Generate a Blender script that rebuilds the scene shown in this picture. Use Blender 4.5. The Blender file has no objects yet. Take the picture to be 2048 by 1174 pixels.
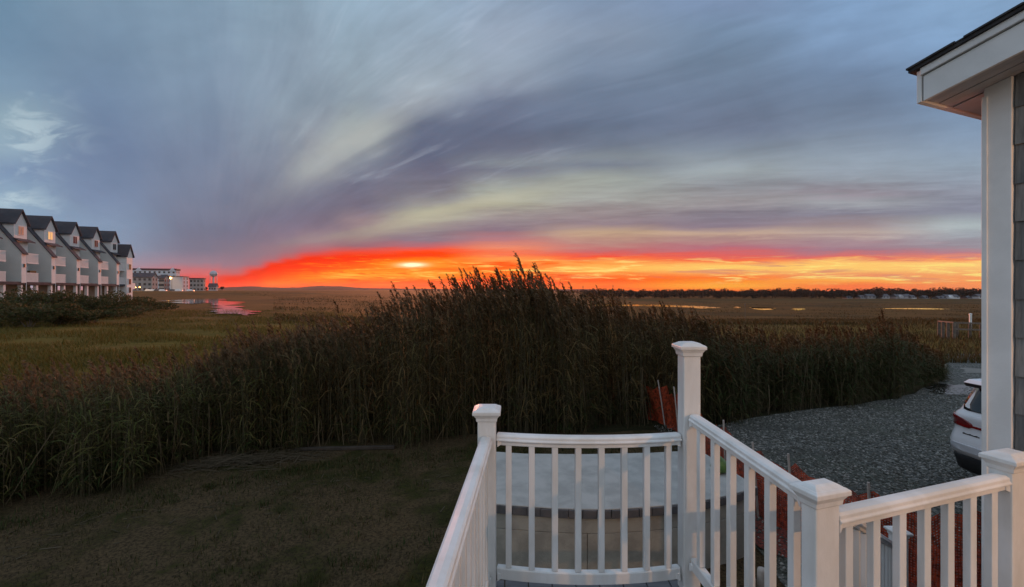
import bpy, bmesh, math, random
import numpy as np
from mathutils import Vector, Matrix

# ------------------------------------------------------------------ camera, exposure
R = math.radians
SC = bpy.context.scene
COL = SC.collection
E = 3.6            # eye height above the yard
F = 900.0          # focal length in pixels of the 2048 px wide photograph
HZ = 580.0         # horizon row

cam_d = bpy.data.cameras.new("camera")
cam_d.sensor_width = 36.0
cam_d.lens = F / 2048 * 36.0
cam_d.shift_y = -(587 - HZ) / 2048
cam_d.clip_start = 0.05
cam_d.clip_end = 30000
cam = bpy.data.objects.new("camera", cam_d)
cam.location = (0, 0, E)
cam.rotation_euler = (R(90), 0, 0)
COL.objects.link(cam)
SC.camera = cam
SC.view_settings.view_transform = 'Standard'
SC.view_settings.look = 'None'
SC.view_settings.exposure = 0
SC.view_settings.gamma = 1
SC.view_settings.use_curve_mapping = False
SC.render.engine = 'CYCLES'
SC.cycles.max_bounces = 6
SC.cycles.transparent_max_bounces = 12

def lin(c):
    out = []
    for v in c[:3]:
        v = v / 255.0
        out.append(v / 12.92 if v <= 0.04045 else ((v + 0.055) / 1.055) ** 2.4)
    return out

# ------------------------------------------------------------------ world: dusk sky with cloud streaks
SUN_AZ = math.atan((825 - 1024) / F)      # measured from +Y, positive to +X
SUN_EL = R(3.0)

class NT:
    """small expression builder over a node tree"""
    def __init__(s, tree):
        s.t = tree
    def new(s, typ, **kw):
        n = s.t.nodes.new(typ)
        for k, v in kw.items():
            setattr(n, k, v)
        return n
    def put(s, sock, v):
        if v is None:
            return
        if hasattr(v, 'is_output') or isinstance(v, bpy.types.NodeSocket):
            s.t.links.new(v, sock)
        else:
            sock.default_value = v
    def m(s, op, a, b=None, c=None, clamp=False):
        n = s.new('ShaderNodeMath', operation=op, use_clamp=clamp)
        s.put(n.inputs[0], a); s.put(n.inputs[1], b); s.put(n.inputs[2], c)
        return n.outputs[0]
    def add(s, a, b): return s.m('ADD', a, b)
    def sub(s, a, b): return s.m('SUBTRACT', a, b)
    def mul(s, a, b): return s.m('MULTIPLY', a, b)
    def div(s, a, b): return s.m('DIVIDE', a, b)
    def step(s, x, lo, hi, smooth=True, o0=0.0, o1=1.0):
        n = s.new('ShaderNodeMapRange', interpolation_type='SMOOTHSTEP' if smooth else 'LINEAR')
        n.clamp = True
        s.put(n.inputs['Value'], x)
        n.inputs['From Min'].default_value = lo; n.inputs['From Max'].default_value = hi
        n.inputs['To Min'].default_value = o0; n.inputs['To Max'].default_value = o1
        return n.outputs[0]
    def xyz(s, x, y, z=0.0):
        n = s.new('ShaderNodeCombineXYZ')
        s.put(n.inputs[0], x); s.put(n.inputs[1], y); s.put(n.inputs[2], z)
        return n.outputs[0]
    def noise(s, vec, scale=1.0, detail=3.0, rough=0.5, dist=0.0):
        n = s.new('ShaderNodeTexNoise')
        s.put(n.inputs['Vector'], vec)
        n.inputs['Scale'].default_value = scale; n.inputs['Detail'].default_value = detail
        n.inputs['Roughness'].default_value = rough; n.inputs['Distortion'].default_value = dist
        return n.outputs[0]
    def mix(s, f, a, b):
        n = s.new('ShaderNodeMix', data_type='RGBA')
        s.put(n.inputs[0], f)
        for i, v in ((6, a), (7, b)):
            s.put(n.inputs[i], (*v, 1) if isinstance(v, (tuple, list)) else v)
        return n.outputs[2]
    def scale(s, col, f):
        n = s.new('ShaderNodeVectorMath', operation='SCALE')
        s.put(n.inputs[0], col); s.put(n.inputs[3], f)
        return n.outputs[0]
    def vadd(s, a, b):
        n = s.new('ShaderNodeVectorMath', operation='ADD')
        s.put(n.inputs[0], a); s.put(n.inputs[1], b)
        return n.outputs[0]
    def ramp(s, f, stops, interp='EASE'):
        n = s.new('ShaderNodeValToRGB')
        s.put(n.inputs[0], f)
        cr = n.color_ramp
        cr.interpolation = interp
        while len(cr.elements) > 1:
            cr.elements.remove(cr.elements[-1])
        for i, (p, c) in enumerate(sorted(stops, key=lambda q: q[0])):
            e = cr.elements[0] if i == 0 else cr.elements.new(p)
            e.position = p
            e.color = (*c, 1)
        return n.outputs[0]
    def gauss(s, u, v, u0, v0, ru, rv, slope=0.0):
        du = s.sub(u, u0)
        dv = s.sub(s.sub(v, v0), s.mul(du, slope)) if slope else s.sub(v, v0)
        a = s.m('POWER', s.div(du, ru), 2.0); b = s.m('POWER', s.div(dv, rv), 2.0)
        return s.m('EXPONENT', s.mul(s.add(a, b), -1.0))

# sky colours read off by column (photo x) and row (photo y)
SKYCOLS = {
 0: [(0,(100,132,158)),(100,(106,136,163)),(180,(118,146,170)),(230,(138,164,180)),(300,(138,164,184)),(340,(120,146,178)),(400,(140,168,190)),(430,(136,164,188)),(580,(145,160,180))],
 200: [(0,(116,143,167)),(100,(110,136,162)),(200,(106,130,159)),(300,(106,127,159)),(400,(116,136,167)),(450,(130,151,178)),(500,(138,152,174)),(540,(160,140,152)),(580,(190,130,138))],
 400: [(0,(122,148,171)),(100,(122,146,169)),(200,(118,139,163)),(300,(116,132,158)),(400,(114,124,148)),(460,(114,118,139)),(500,(123,120,138)),(525,(150,126,140)),(545,(205,112,115)),(565,(232,82,75)),(580,(236,72,60))],
 470: [(0,(126,151,173)),(100,(128,150,172)),(200,(124,143,165)),(300,(122,135,157)),(400,(113,120,143)),(460,(114,115,136)),(500,(128,118,134)),(528,(150,120,134)),(545,(190,112,116)),(553,(232,84,74)),(564,(250,68,48)),(580,(243,75,50))],
 620: [(0,(136,160,180)),(100,(140,160,178)),(200,(137,154,170)),(290,(143,150,160)),(340,(140,146,155)),(375,(118,122,141)),(415,(111,111,132)),(450,(122,112,130)),(485,(148,122,135)),(503,(180,106,114)),(512,(238,84,72)),(528,(255,60,42)),(546,(255,96,54)),(555,(255,140,68)),(566,(255,108,54)),(578,(250,80,42))],
 505: [(0,(128,153,174)),(100,(131,153,173)),(200,(127,146,166)),(300,(124,137,157)),(370,(114,121,143)),(440,(112,113,134)),(485,(126,116,132)),(512,(140,117,131)),(528,(160,114,126)),(537,(205,102,104)),(545,(240,78,64)),(555,(254,66,46)),(566,(253,82,46)),(580,(247,76,46))],
 580: [(0,(133,157,177)),(100,(137,157,176)),(200,(133,151,168)),(290,(134,144,158)),(350,(124,131,147)),(395,(112,115,136)),(440,(114,111,131)),(485,(136,118,132)),(505,(160,113,123)),(514,(190,104,107)),(521,(238,84,72)),(534,(255,62,43)),(551,(255,98,52)),(561,(255,125,60)),(578,(250,80,43))],
 540: [(0,(130,155,175)),(100,(134,155,175)),(200,(130,148,167)),(300,(126,138,157)),(370,(116,123,144)),(430,(112,112,133)),(480,(128,115,131)),(508,(148,116,129)),(520,(172,112,121)),(528,(236,86,74)),(540,(255,62,44)),(555,(255,90,48)),(566,(255,120,55)),(578,(250,80,45))],
 700: [(0,(140,165,185)),(120,(143,163,179)),(200,(142,158,171)),(245,(158,168,171)),(285,(158,166,168)),(325,(128,136,150)),(370,(108,111,132)),(415,(116,111,130)),(440,(148,130,136)),(470,(138,117,128)),(492,(150,106,117)),(504,(240,90,75)),(520,(255,62,42)),(535,(255,105,58)),(545,(255,160,75)),(554,(255,168,80)),(562,(255,115,58)),(578,(252,85,40))],
 850: [(0,(144,167,188)),(100,(149,167,185)),(170,(152,166,179)),(205,(138,149,165)),(250,(102,113,137)),(300,(95,103,127)),(340,(106,107,128)),(385,(122,120,132)),(405,(140,139,140)),(430,(166,164,149)),(450,(149,139,139)),(475,(131,115,128)),(488,(180,108,116)),(500,(255,98,75)),(515,(255,72,44)),(526,(255,140,70)),(538,(255,125,62)),(549,(255,170,80)),(560,(255,100,50)),(578,(255,105,45))],
 1000: [(0,(138,158,182)),(60,(147,163,184)),(130,(148,163,181)),(175,(138,150,169)),(210,(108,120,144)),(260,(96,106,129)),(300,(106,111,130)),(328,(128,136,144)),(346,(118,123,138)),(382,(164,169,160)),(410,(168,168,150)),(430,(149,140,140)),(460,(134,115,130)),(480,(190,128,130)),(495,(238,148,120)),(506,(250,128,98)),(520,(255,165,98)),(530,(255,110,70)),(545,(255,130,70)),(560,(255,90,50)),(578,(255,105,45))],
 1200: [(0,(123,144,172)),(70,(132,149,172)),(120,(122,140,164)),(180,(103,120,144)),(250,(98,113,137)),(290,(108,120,139)),(315,(128,138,147)),(332,(118,127,142)),(360,(160,168,164)),(395,(158,160,156)),(420,(147,137,138)),(445,(141,124,131)),(468,(195,166,140)),(484,(182,139,131)),(500,(196,114,116)),(512,(250,100,82)),(522,(255,165,98)),(538,(255,195,108)),(550,(255,140,84)),(560,(255,100,55)),(570,(255,120,50)),(580,(255,105,45))],
 1450: [(0,(121,144,178)),(60,(114,139,168)),(120,(106,127,152)),(200,(105,122,147)),(260,(108,121,145)),(300,(126,139,155)),(340,(152,162,167)),(370,(142,146,153)),(400,(150,145,148)),(430,(128,121,134)),(450,(134,120,133)),(467,(196,168,149)),(480,(178,144,141)),(495,(182,119,131)),(510,(222,110,107)),(520,(250,125,92)),(534,(255,210,122)),(545,(250,178,110)),(555,(255,130,75)),(565,(255,160,74)),(572,(255,180,78)),(580,(255,115,60))],
 1700: [(0,(124,157,195)),(80,(118,147,182)),(150,(107,130,160)),(220,(110,129,155)),(260,(120,137,160)),(320,(143,157,172)),(360,(144,152,163)),(385,(144,137,147)),(405,(156,159,166)),(425,(128,126,141)),(450,(158,141,144)),(465,(188,169,160)),(480,(164,140,146)),(500,(158,125,139)),(514,(226,120,112)),(524,(255,203,124)),(540,(255,206,124)),(550,(240,152,112)),(560,(255,185,100)),(570,(255,130,80)),(580,(255,125,85))],
 1960: [(0,(130,165,202)),(100,(124,158,196)),(200,(117,145,178)),(280,(129,150,175)),(330,(139,155,172)),(380,(139,145,160)),(420,(130,133,150)),(450,(170,181,184)),(470,(158,164,172)),(490,(149,141,151)),(507,(186,131,141)),(516,(248,155,112)),(526,(255,212,135)),(540,(250,190,125)),(555,(250,165,110)),(565,(255,160,100)),(580,(250,135,95))],
}

world = bpy.data.worlds.new("World")
SC.world = world
world.use_nodes = True
wt = world.node_tree
wt.nodes.clear()
W = NT(wt)
tc = W.new('ShaderNodeTexCoord')
sep = W.new('ShaderNodeSeparateXYZ')
wt.links.new(tc.outputs['Generated'], sep.inputs[0])
dx, dy, dz = sep.outputs
hh = W.m('SQRT', W.add(W.mul(dx, dx), W.mul(dy, dy)))
fy = W.m('MAXIMUM', W.m('MAXIMUM', dy, W.mul(hh, 0.42)), 0.02)
u = W.div(dx, fy)
v = W.m('MAXIMUM', W.div(dz, fy), 0.0)
# streaks fan out from a point low on the left horizon
U = W.sub(u, -0.66)
Us = W.div(U, W.m('POWER', W.add(W.mul(U, U), 0.02), 0.19))
V16 = W.add(W.mul(v, 1.5), 0.004)
ang = W.m('ARCTAN2', V16, Us)
lr = W.m('LOGARITHM', W.add(W.m('SQRT', W.add(W.mul(Us, Us), W.mul(V16, V16))), 0.05), 2.718)
nA = W.sub(W.noise(W.xyz(W.mul(ang, 3.2), W.mul(lr, 1.5), 3.1), 1.0, 4, 0.5, 0.5), 0.5)
nB = W.sub(W.noise(W.xyz(W.mul(ang, 11.0), W.mul(lr, 2.6), 7.7), 1.0, 4, 0.5, 0.9), 0.5)
nP = W.sub(W.noise(W.xyz(W.mul(u, 5.0), W.mul(v, 8.0), 1.7), 1.0, 5, 0.55, 0.3), 0.5)
nS = W.sub(W.noise(W.xyz(W.mul(u, 7.0), W.mul(v, 95.0), 2.3), 1.0, 5, 0.6, 0.9), 0.5)   # thin level streaks
nS = W.add(nS, W.mul(W.sub(W.noise(W.xyz(W.mul(u, 18.0), W.mul(v, 230.0), 6.1), 1.0, 5, 0.6, 0.8), 0.5), 0.55))
lowm = W.step(v, 0.11, 0.05)
nS2 = W.sub(W.noise(W.xyz(W.mul(W.add(u, W.mul(v, 1.2)), 3.5), W.mul(W.sub(v, W.mul(u, 0.03)), 42.0), 4.4), 1.0, 5, 0.6, 0.7), 0.5)
nS2 = W.add(nS2, W.mul(W.sub(W.noise(W.xyz(W.mul(u, 9.0), W.mul(W.sub(v, W.mul(u, 0.02)), 120.0), 14.4), 1.0, 5, 0.62, 0.8), 0.5), 0.5))
nF = W.sub(W.noise(W.xyz(W.mul(ang, 24.0), W.mul(lr, 5.0), 11.7), 1.0, 6, 0.68, 1.2), 0.5)
midm = W.mul(W.mul(W.step(v, 0.34, 0.2), W.step(v, 0.03, 0.08)), W.step(u, -0.5, -0.05))
right = W.step(u, -0.75, -0.1, True, 0.15, 1.0)
nB = W.mul(nB, right)
v2 = W.add(v, W.add(W.mul(W.mul(W.add(nA, W.mul(nB, 0.6)), 0.16), W.m('MINIMUM', v, 0.45)), W.add(W.mul(W.mul(nS, 0.012), lowm), W.mul(W.mul(nS2, 0.035), midm))))
u2 = W.add(u, W.mul(W.add(W.mul(nA, 0.16), W.mul(nP, 0.10)), W.step(v, 0.02, 0.22, True, 0.15, 1.0)))
f = W.m('SQRT', W.m('MAXIMUM', W.div(v2, 0.8), 0.0))
col = None
keys = sorted(SKYCOLS)
for i, x in enumerate(keys):
    stops = []
    for y, c in SKYCOLS[x]:
        vv = max((HZ - y) / F, 0.0)
        stops.append((min(math.sqrt(vv / 0.8), 1.0), lin(c)))
    r = W.ramp(f, stops, 'LINEAR')
    if col is None:
        col = r
    else:
        u0 = (keys[i-1] - 1024) / F; u1 = (x - 1024) / F
        col = W.mix(W.step(u2, u0, u1), col, r)
# broad and fine light/dark streaks of the cloud sheet
hi = W.step(v, 0.05, 0.16)
amp = W.add(1.0, W.mul(hi, W.add(W.add(W.mul(W.mul(nA, 0.45), W.add(0.35, W.mul(right, 0.65))), W.mul(nB, 0.48)), W.add(W.mul(nP, 0.34), W.add(W.mul(W.mul(nF, right), 0.26), W.mul(W.mul(nS2, midm), 0.62))))))
col = W.scale(col, amp)
# pale broken patches low on the left
pat = W.mul(W.add(W.add(W.gauss(u, v, -1.08, 0.34, 0.10, 0.075), W.gauss(u, v, -1.10, 0.20, 0.08, 0.03, -0.25)), 0.0), W.step(W.noise(W.xyz(W.mul(u, 9.0), W.mul(v, 22.0), 5.0), 1.0, 5, 0.6, 0.8), 0.47, 0.66))
col = W.mix(W.mul(pat, 0.6), col, lin((188, 208, 216)))
wisp = W.mul(W.mul(W.step(W.add(nB, W.mul(nF, 0.7)), 0.04, 0.36), W.mul(W.step(v, 0.14, 0.3), W.step(v, 0.75, 0.5))), W.mul(W.step(u, -0.62, -0.3), W.step(u, 0.25, -0.05)))
col = W.mix(W.mul(wisp, 0.32), col, lin((190, 200, 208)))
# light tear and the dark roll beside it
g1 = W.gauss(W.add(u, W.mul(nP, 0.15)), W.add(v, W.mul(nB, 0.06)), -0.36, 0.325, 0.15, 0.04, 0.55)
col = W.mix(W.mul(g1, 0.55), col, lin((186, 190, 184)))
g2 = W.gauss(W.add(u, W.mul(nP, 0.15)), W.add(v, W.mul(nB, 0.08)), -0.11, 0.335, 0.22, 0.055, 0.16)
col = W.mix(W.mul(g2, 0.5), col, lin((88, 98, 123)))
g3 = W.gauss(W.add(u, W.mul(nP, 0.2)), W.add(v, W.mul(nB, 0.05)), -0.16, 0.168, 0.24, 0.018, 0.2)
col = W.mix(W.mul(g3, 0.6), col, lin((190, 186, 158)))
# burning streaks close to the horizon
ember = W.mul(W.mul(W.step(nS, -0.03, -0.15), W.step(v, 0.075, 0.05)), W.mul(W.step(u, -0.62, -0.4), W.step(u, 0.35, 0.05)))
col = W.mix(W.mul(ember, 0.7), col, lin((252, 78, 44)))
fire = W.mul(W.step(nS, 0.03, 0.17), W.mul(W.step(v, 0.082, 0.055), W.step(v, 0.008, 0.022)))
fcol = W.mix(W.step(u, -0.5, 0.4), lin((255, 200, 98)), lin((255, 228, 138)))
fire = W.mul(fire, W.step(u, -0.55, -0.25))
col = W.mix(W.mul(fire, 0.85), col, fcol)
nT = W.noise(W.xyz(W.mul(u, 5.0), W.mul(v, 80.0), 9.3), 1.0, 4, 0.6, 0.5)
grey = W.mul(W.mul(W.step(nT, 0.54, 0.68), W.mul(W.step(v, 0.12, 0.06), W.step(v, 0.01, 0.03))), W.step(u, -0.1, 0.5))
col = W.mix(W.mul(grey, 0.6), col, lin((205, 128, 122)))
g4 = W.gauss(u, v, -0.221, 0.0555, 0.085, 0.010)
col = W.mix(W.mul(g4, 0.75), col, lin((255, 178, 85)))
g5 = W.gauss(u, W.add(v, W.mul(nS, 0.006)), -0.221, 0.0555, 0.026, 0.0045)
col = W.mix(W.m('MINIMUM', W.mul(g5, 1.3), 1.0), col, [1.25, 1.12, 0.72])
hs = W.new('ShaderNodeHueSaturation'); W.put(hs.inputs['Color'], col); W.put(hs.inputs['Saturation'], W.step(v, 0.09, 0.2, True, 1.06, 0.94)); W.put(hs.inputs['Value'], W.step(v, 0.09, 0.2, True, 1.0, 1.04))
col = hs.outputs[0]
# overhead and behind: unseen pale dusk sky, brightened to light the foreground
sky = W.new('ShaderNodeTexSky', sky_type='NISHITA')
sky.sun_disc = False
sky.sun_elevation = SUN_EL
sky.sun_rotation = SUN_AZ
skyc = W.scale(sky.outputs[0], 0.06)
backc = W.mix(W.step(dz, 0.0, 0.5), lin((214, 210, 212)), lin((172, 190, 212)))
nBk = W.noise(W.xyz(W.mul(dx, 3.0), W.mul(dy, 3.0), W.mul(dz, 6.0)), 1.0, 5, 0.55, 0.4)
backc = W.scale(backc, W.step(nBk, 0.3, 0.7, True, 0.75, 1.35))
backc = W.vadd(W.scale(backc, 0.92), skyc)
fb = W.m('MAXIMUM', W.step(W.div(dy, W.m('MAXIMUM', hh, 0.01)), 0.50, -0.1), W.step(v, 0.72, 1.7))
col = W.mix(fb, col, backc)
# below the horizon
col = W.mix(W.step(dz, -0.004, -0.02), col, lin((70, 52, 40)))
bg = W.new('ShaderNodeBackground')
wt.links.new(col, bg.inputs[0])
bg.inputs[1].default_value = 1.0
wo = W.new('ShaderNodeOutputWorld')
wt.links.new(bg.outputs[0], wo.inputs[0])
world.cycles.sampling_method = 'MANUAL'
world.cycles.sample_map_resolution = 512

# ------------------------------------------------------------------ sun (its last red light, just over the horizon)
sd = bpy.data.lights.new("sun", 'SUN')
sd.energy = 3.2
sd.angle = R(2.0)
sd.color = (1.0, 0.30, 0.14)
sun = bpy.data.objects.new("sun", sd)
sv = Vector((math.sin(SUN_AZ) * math.cos(SUN_EL), math.cos(SUN_AZ) * math.cos(SUN_EL), math.sin(SUN_EL)))
sun.rotation_euler = sv.to_track_quat('Z', 'Y').to_euler()
sun.location = (0, 0, 50)
COL.objects.link(sun)

# ------------------------------------------------------------------ helpers
rng = np.random.default_rng(11)
random.seed(5)

def PX(px, depth): return (px - 1024) / F * depth
def PZ(py, depth): return E - (py - HZ) / F * depth

class MB:
    def __init__(s):
        s.v = []; s.f = []
    def face(s, pts):
        b = len(s.v); s.v += [tuple(p) for p in pts]; s.f.append(tuple(range(b, b + len(pts))))
        return s
    def box(s, x0, x1, y0, y1, z0, z1):
        return s.hexa([(x0,y0,z0),(x1,y0,z0),(x1,y1,z0),(x0,y1,z0)], [(x0,y0,z1),(x1,y0,z1),(x1,y1,z1),(x0,y1,z1)])
    def hexa(s, bot, top):
        b = len(s.v); n = len(bot)
        s.v += [tuple(p) for p in bot] + [tuple(p) for p in top]
        s.f.append(tuple(b + i for i in reversed(range(n))))
        s.f.append(tuple(b + n + i for i in range(n)))
        for i in range(n):
            j = (i + 1) % n
            s.f.append((b + i, b + j, b + n + j, b + n + i))
        return s
    def loft(s, rings, cap=True, closed=True):
        b = len(s.v); n = len(rings[0])
        for r in rings:
            s.v += [tuple(p) for p in r]
        for k in range(len(rings) - 1):
            for i in range(n if closed else n - 1):
                j = (i + 1) % n
                s.f.append((b + k*n + i, b + k*n + j, b + (k+1)*n + j, b + (k+1)*n + i))
        if cap and closed:
            s.f.append(tuple(b + i for i in reversed(range(n))))
            m = b + (len(rings) - 1) * n
            s.f.append(tuple(m + i for i in range(n)))
        return s
    def tube(s, pts, rad, n=8, cap=True):
        pts = [Vector(p) for p in pts]
        rad = rad if isinstance(rad, (list, tuple)) else [rad] * len(pts)
        rings = []
        ref = None
        for i, p in enumerate(pts):
            t = (pts[min(i+1, len(pts)-1)] - pts[max(i-1, 0)]).normalized()
            if ref is None:
                ref = Vector((1,0,0)) if abs(t.x) < 0.8 else Vector((0,1,0))
            a = (ref - t * ref.dot(t)).normalized(); c = t.cross(a)
            ref = a
            rings.append([p + (a * math.cos(2*math.pi*k/n) + c * math.sin(2*math.pi*k/n)) * rad[i] for k in range(n)])
        return s.loft(rings, cap)
    def sweep(s, prof, path):
        """profile [(side, up)] swept along a path in 3-D, kept upright"""
        path = [Vector(p) for p in path]
        rings = []
        for i, p in enumerate(path):
            t = (path[min(i+1, len(path)-1)] - path[max(i-1, 0)])
            t.z = 0; t.normalize()
            sd_ = Vector((t.y, -t.x, 0))
            rings.append([p + sd_ * a + Vector((0, 0, b)) for a, b in prof])
        return s.loft(rings, True)
    def lathe(s, prof, n=20, c=(0,0,0)):
        rings = [[(c[0] + r*math.cos(2*math.pi*k/n), c[1] + r*math.sin(2*math.pi*k/n), c[2] + z) for k in range(n)] for r, z in prof]
        return s.loft(rings, True)
    def sphere(s, c, r, n=12, sz=1.0):
        prof = [(max(r*math.sin(math.pi*k/n), 0.002*r), -r*sz*math.cos(math.pi*k/n)) for k in range(n+1)]
        return s.lathe(prof, n*2, c)

def fin(o, smooth=False, bevel=0.0, seg=2):
    if bevel:
        b = o.modifiers.new("bevel", 'BEVEL'); b.width = bevel; b.segments = seg; b.limit_method = 'ANGLE'; b.angle_limit = R(40)
    if smooth:
        for p in o.data.polygons: p.use_smooth = True
    return o

def obj(name, mb, mat, parent=None, smooth=False, bevel=0.0, label=None, loc=None):
    me = bpy.data.meshes.new(name)
    me.from_pydata([tuple(p) for p in mb.v], [], mb.f)
    bm = bmesh.new(); bm.from_mesh(me)
    bmesh.ops.recalc_face_normals(bm, faces=bm.faces)
    bm.to_mesh(me); bm.free()
    me.materials.append(mat)
    o = bpy.data.objects.new(name, me)
    COL.objects.link(o)
    if parent is not None: o.parent = parent
    if loc is not None: o.location = loc
    if label: o['label'] = label
    fin(o, smooth, bevel)
    return o

def tag(o, label, cat, group=None, kind=None):
    o['label'] = label; o['category'] = cat
    if group: o['group'] = group
    if kind: o['kind'] = kind
    return o

def thing(name, label, cat, loc=(0,0,0), rz=0.0, group=None):
    o = bpy.data.objects.new(name, None)
    COL.objects.link(o)
    o.location = loc; o.rotation_euler = (0, 0, rz); o.empty_display_size = 0.2
    return tag(o, label, cat, group)

def dup(root, loc=None, rz=None, label=None):
    def cp(o, par):
        c = o.copy(); COL.objects.link(c)
        if par is not None: c.parent = par
        for ch in list(o.children): cp(ch, c)
        return c
    r = cp(root, None)
    if loc is not None: r.location = loc
    if rz is not None: r.rotation_euler = (0, 0, rz)
    if label: r['label'] = label
    return r

def arr_obj(name, verts, faces, mat, parent=None, smooth=False):
    """mesh from numpy arrays (all faces quads)"""
    me = bpy.data.meshes.new(name)
    nv, nf = len(verts), len(faces)
    k = faces.shape[1]
    me.vertices.add(nv); me.vertices.foreach_set('co', np.ascontiguousarray(verts, dtype=np.float32).ravel())
    me.loops.add(nf * k); me.loops.foreach_set('vertex_index', np.ascontiguousarray(faces, dtype=np.int32).ravel())
    me.polygons.add(nf)
    me.polygons.foreach_set('loop_start', np.arange(0, nf * k, k, dtype=np.int32))
    if smooth: me.polygons.foreach_set('use_smooth', np.ones(nf, dtype=bool))
    me.update(calc_edges=True); me.validate()
    me.materials.append(mat)
    o = bpy.data.objects.new(name, me)
    COL.objects.link(o)
    if parent is not None: o.parent = parent
    return o

def ribbons(paths, width, side):
    """paths (N,K,3), width (N,K), side (N,3) -> verts, quad faces"""
    N, K, _ = paths.shape
    off = side[:, None, :] * (width / 2)[:, :, None]
    vv = np.stack([paths - off, paths + off], axis=2).reshape(-1, 3)
    base = (np.arange(N) * K * 2)[:, None] + (np.arange(K - 1) * 2)[None, :]
    fc = np.stack([base, base + 1, base + 3, base + 2], axis=-1).reshape(-1, 4)
    return vv, fc

def merge(parts):
    vs, fs, b = [], [], 0
    for vv, ff in parts:
        vs.append(vv); fs.append(ff + b); b += len(vv)
    return np.concatenate(vs), np.concatenate(fs)

# ------------------------------------------------------------------ materials
def mat_new(name):
    m = bpy.data.materials.new(name); m.use_nodes = True
    t = m.node_tree
    return m, NT(t), t.nodes['Principled BSDF']

def M(name, c1, c2=None, scale=5.0, rough=0.6, bump=0.0, bscale=None, metal=0.0, coat=0.0, spec=0.5, stretch=(1,1,1), detail=5, coord='Object'):
    m, n, b = mat_new(name)
    c2 = c2 or [x * 0.8 for x in c1]
    t = n.new('ShaderNodeTexCoord'); mp = n.new('ShaderNodeMapping')
    n.put(mp.inputs[0], t.outputs[coord]); mp.inputs['Scale'].default_value = stretch
    nz = n.noise(mp.outputs[0], scale, detail, 0.6, 0.2)
    n.put(b.inputs['Base Color'], n.mix(n.step(nz, 0.35, 0.65), list(c1), list(c2)))
    b.inputs['Roughness'].default_value = rough
    b.inputs['Metallic'].default_value = metal
    b.inputs['Coat Weight'].default_value = coat
    b.inputs['Specular IOR Level'].default_value = spec
    if bump:
        bp = n.new('ShaderNodeBump'); bp.inputs['Strength'].default_value = bump; bp.inputs['Distance'].default_value = 0.02
        n.put(bp.inputs['Height'], n.noise(mp.outputs[0], bscale or scale * 6, 4, 0.6))
        n.put(b.inputs['Normal'], bp.outputs[0])
    return m

def M_leaf(name, cols, rough=0.7, transl=0.25, spec=0.2):
    m, n, b = mat_new(name)
    g = n.new('ShaderNodeNewGeometry')
    k = len(cols)
    st = [(i / (k - 1), c) for i, c in enumerate(cols)]
    c = n.ramp(g.outputs['Random Per Island'], st, 'LINEAR')
    n.put(b.inputs['Base Color'], c)
    b.inputs['Roughness'].default_value = rough
    b.inputs['Specular IOR Level'].default_value = spec
    tr = n.new('ShaderNodeBsdfTranslucent'); n.put(tr.inputs[0], c)
    mx = n.new('ShaderNodeMixShader'); mx.inputs[0].default_value = transl
    n.put(mx.inputs[1], b.outputs[0]); n.put(mx.inputs[2], tr.outputs[0])
    out = [q for q in n.t.nodes if q.type == 'OUTPUT_MATERIAL'][0]
    n.put(out.inputs[0], mx.outputs[0])
    return m

def M_emit(name, col, strength):
    m, n, b = mat_new(name)
    b.inputs['Base Color'].default_value = (*col, 1)
    b.inputs['Emission Color'].default_value = (*col, 1)
    b.inputs['Emission Strength'].default_value = strength
    return m

m_white = M('white_vinyl', (0.80, 0.80, 0.79), (0.66, 0.65, 0.62), 5.0, 0.42, 0.06, 160, stretch=(1, 1, 0.35), detail=8)
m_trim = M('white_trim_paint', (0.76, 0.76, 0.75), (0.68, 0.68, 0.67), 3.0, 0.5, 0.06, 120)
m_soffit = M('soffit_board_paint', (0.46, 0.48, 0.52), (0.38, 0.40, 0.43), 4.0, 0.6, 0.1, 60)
m_shingle = M('grey_cedar_shakes', (0.15, 0.15, 0.15), (0.21, 0.205, 0.20), 9.0, 0.85, 0.5, 60, stretch=(1, 1, 0.25))
def mat_shakes():
    m, n, b = mat_new('weathered_grey_shakes')
    g = n.new('ShaderNodeNewGeometry'); t = n.new('ShaderNodeTexCoord')
    base = n.ramp(g.outputs['Random Per Island'], [(0.0, (0.13, 0.13, 0.128)), (0.5, (0.18, 0.176, 0.17)), (1.0, (0.24, 0.23, 0.215))], 'LINEAR')
    mp = n.new('ShaderNodeMapping'); n.put(mp.inputs[0], t.outputs['Object']); mp.inputs['Scale'].default_value = (6, 6, 0.5)
    gr = n.noise(mp.outputs[0], 9.0, 6, 0.7)
    n.put(b.inputs['Base Color'], n.scale(base, n.step(gr, 0.2, 0.8, True, 0.6, 1.35)))
    b.inputs['Roughness'].default_value = 0.9
    bp = n.new('ShaderNodeBump'); bp.inputs['Strength'].default_value = 0.6; bp.inputs['Distance'].default_value = 0.006
    n.put(bp.inputs['Height'], gr); n.put(b.inputs['Normal'], bp.outputs[0])
    return m
m_shakes = mat_shakes()
m_roof = M('asphalt_roof_shingles', (0.035, 0.035, 0.04), (0.06, 0.058, 0.06), 20.0, 0.9, 0.4, 120)
m_deck = M('grey_composite_decking', (0.16, 0.16, 0.17), (0.11, 0.11, 0.12), 6.0, 0.7, 0.2, 40, stretch=(1, 8, 1))
m_conc = M('patio_concrete', (0.44, 0.42, 0.385), (0.33, 0.318, 0.29), 2.6, 0.8, 0.15, 60)
m_block = M('tan_wall_block', (0.37, 0.345, 0.29), (0.26, 0.245, 0.21), 3.0, 0.85, 0.35, 50)
m_brick = M('dark_edging_brick', (0.085, 0.085, 0.09), (0.13, 0.115, 0.11), 6.0, 0.85, 0.3, 60)
m_stake = M('weathered_pale_stake', (0.50, 0.44, 0.38), (0.40, 0.34, 0.30), 14.0, 0.75, 0.2, 60)
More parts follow.
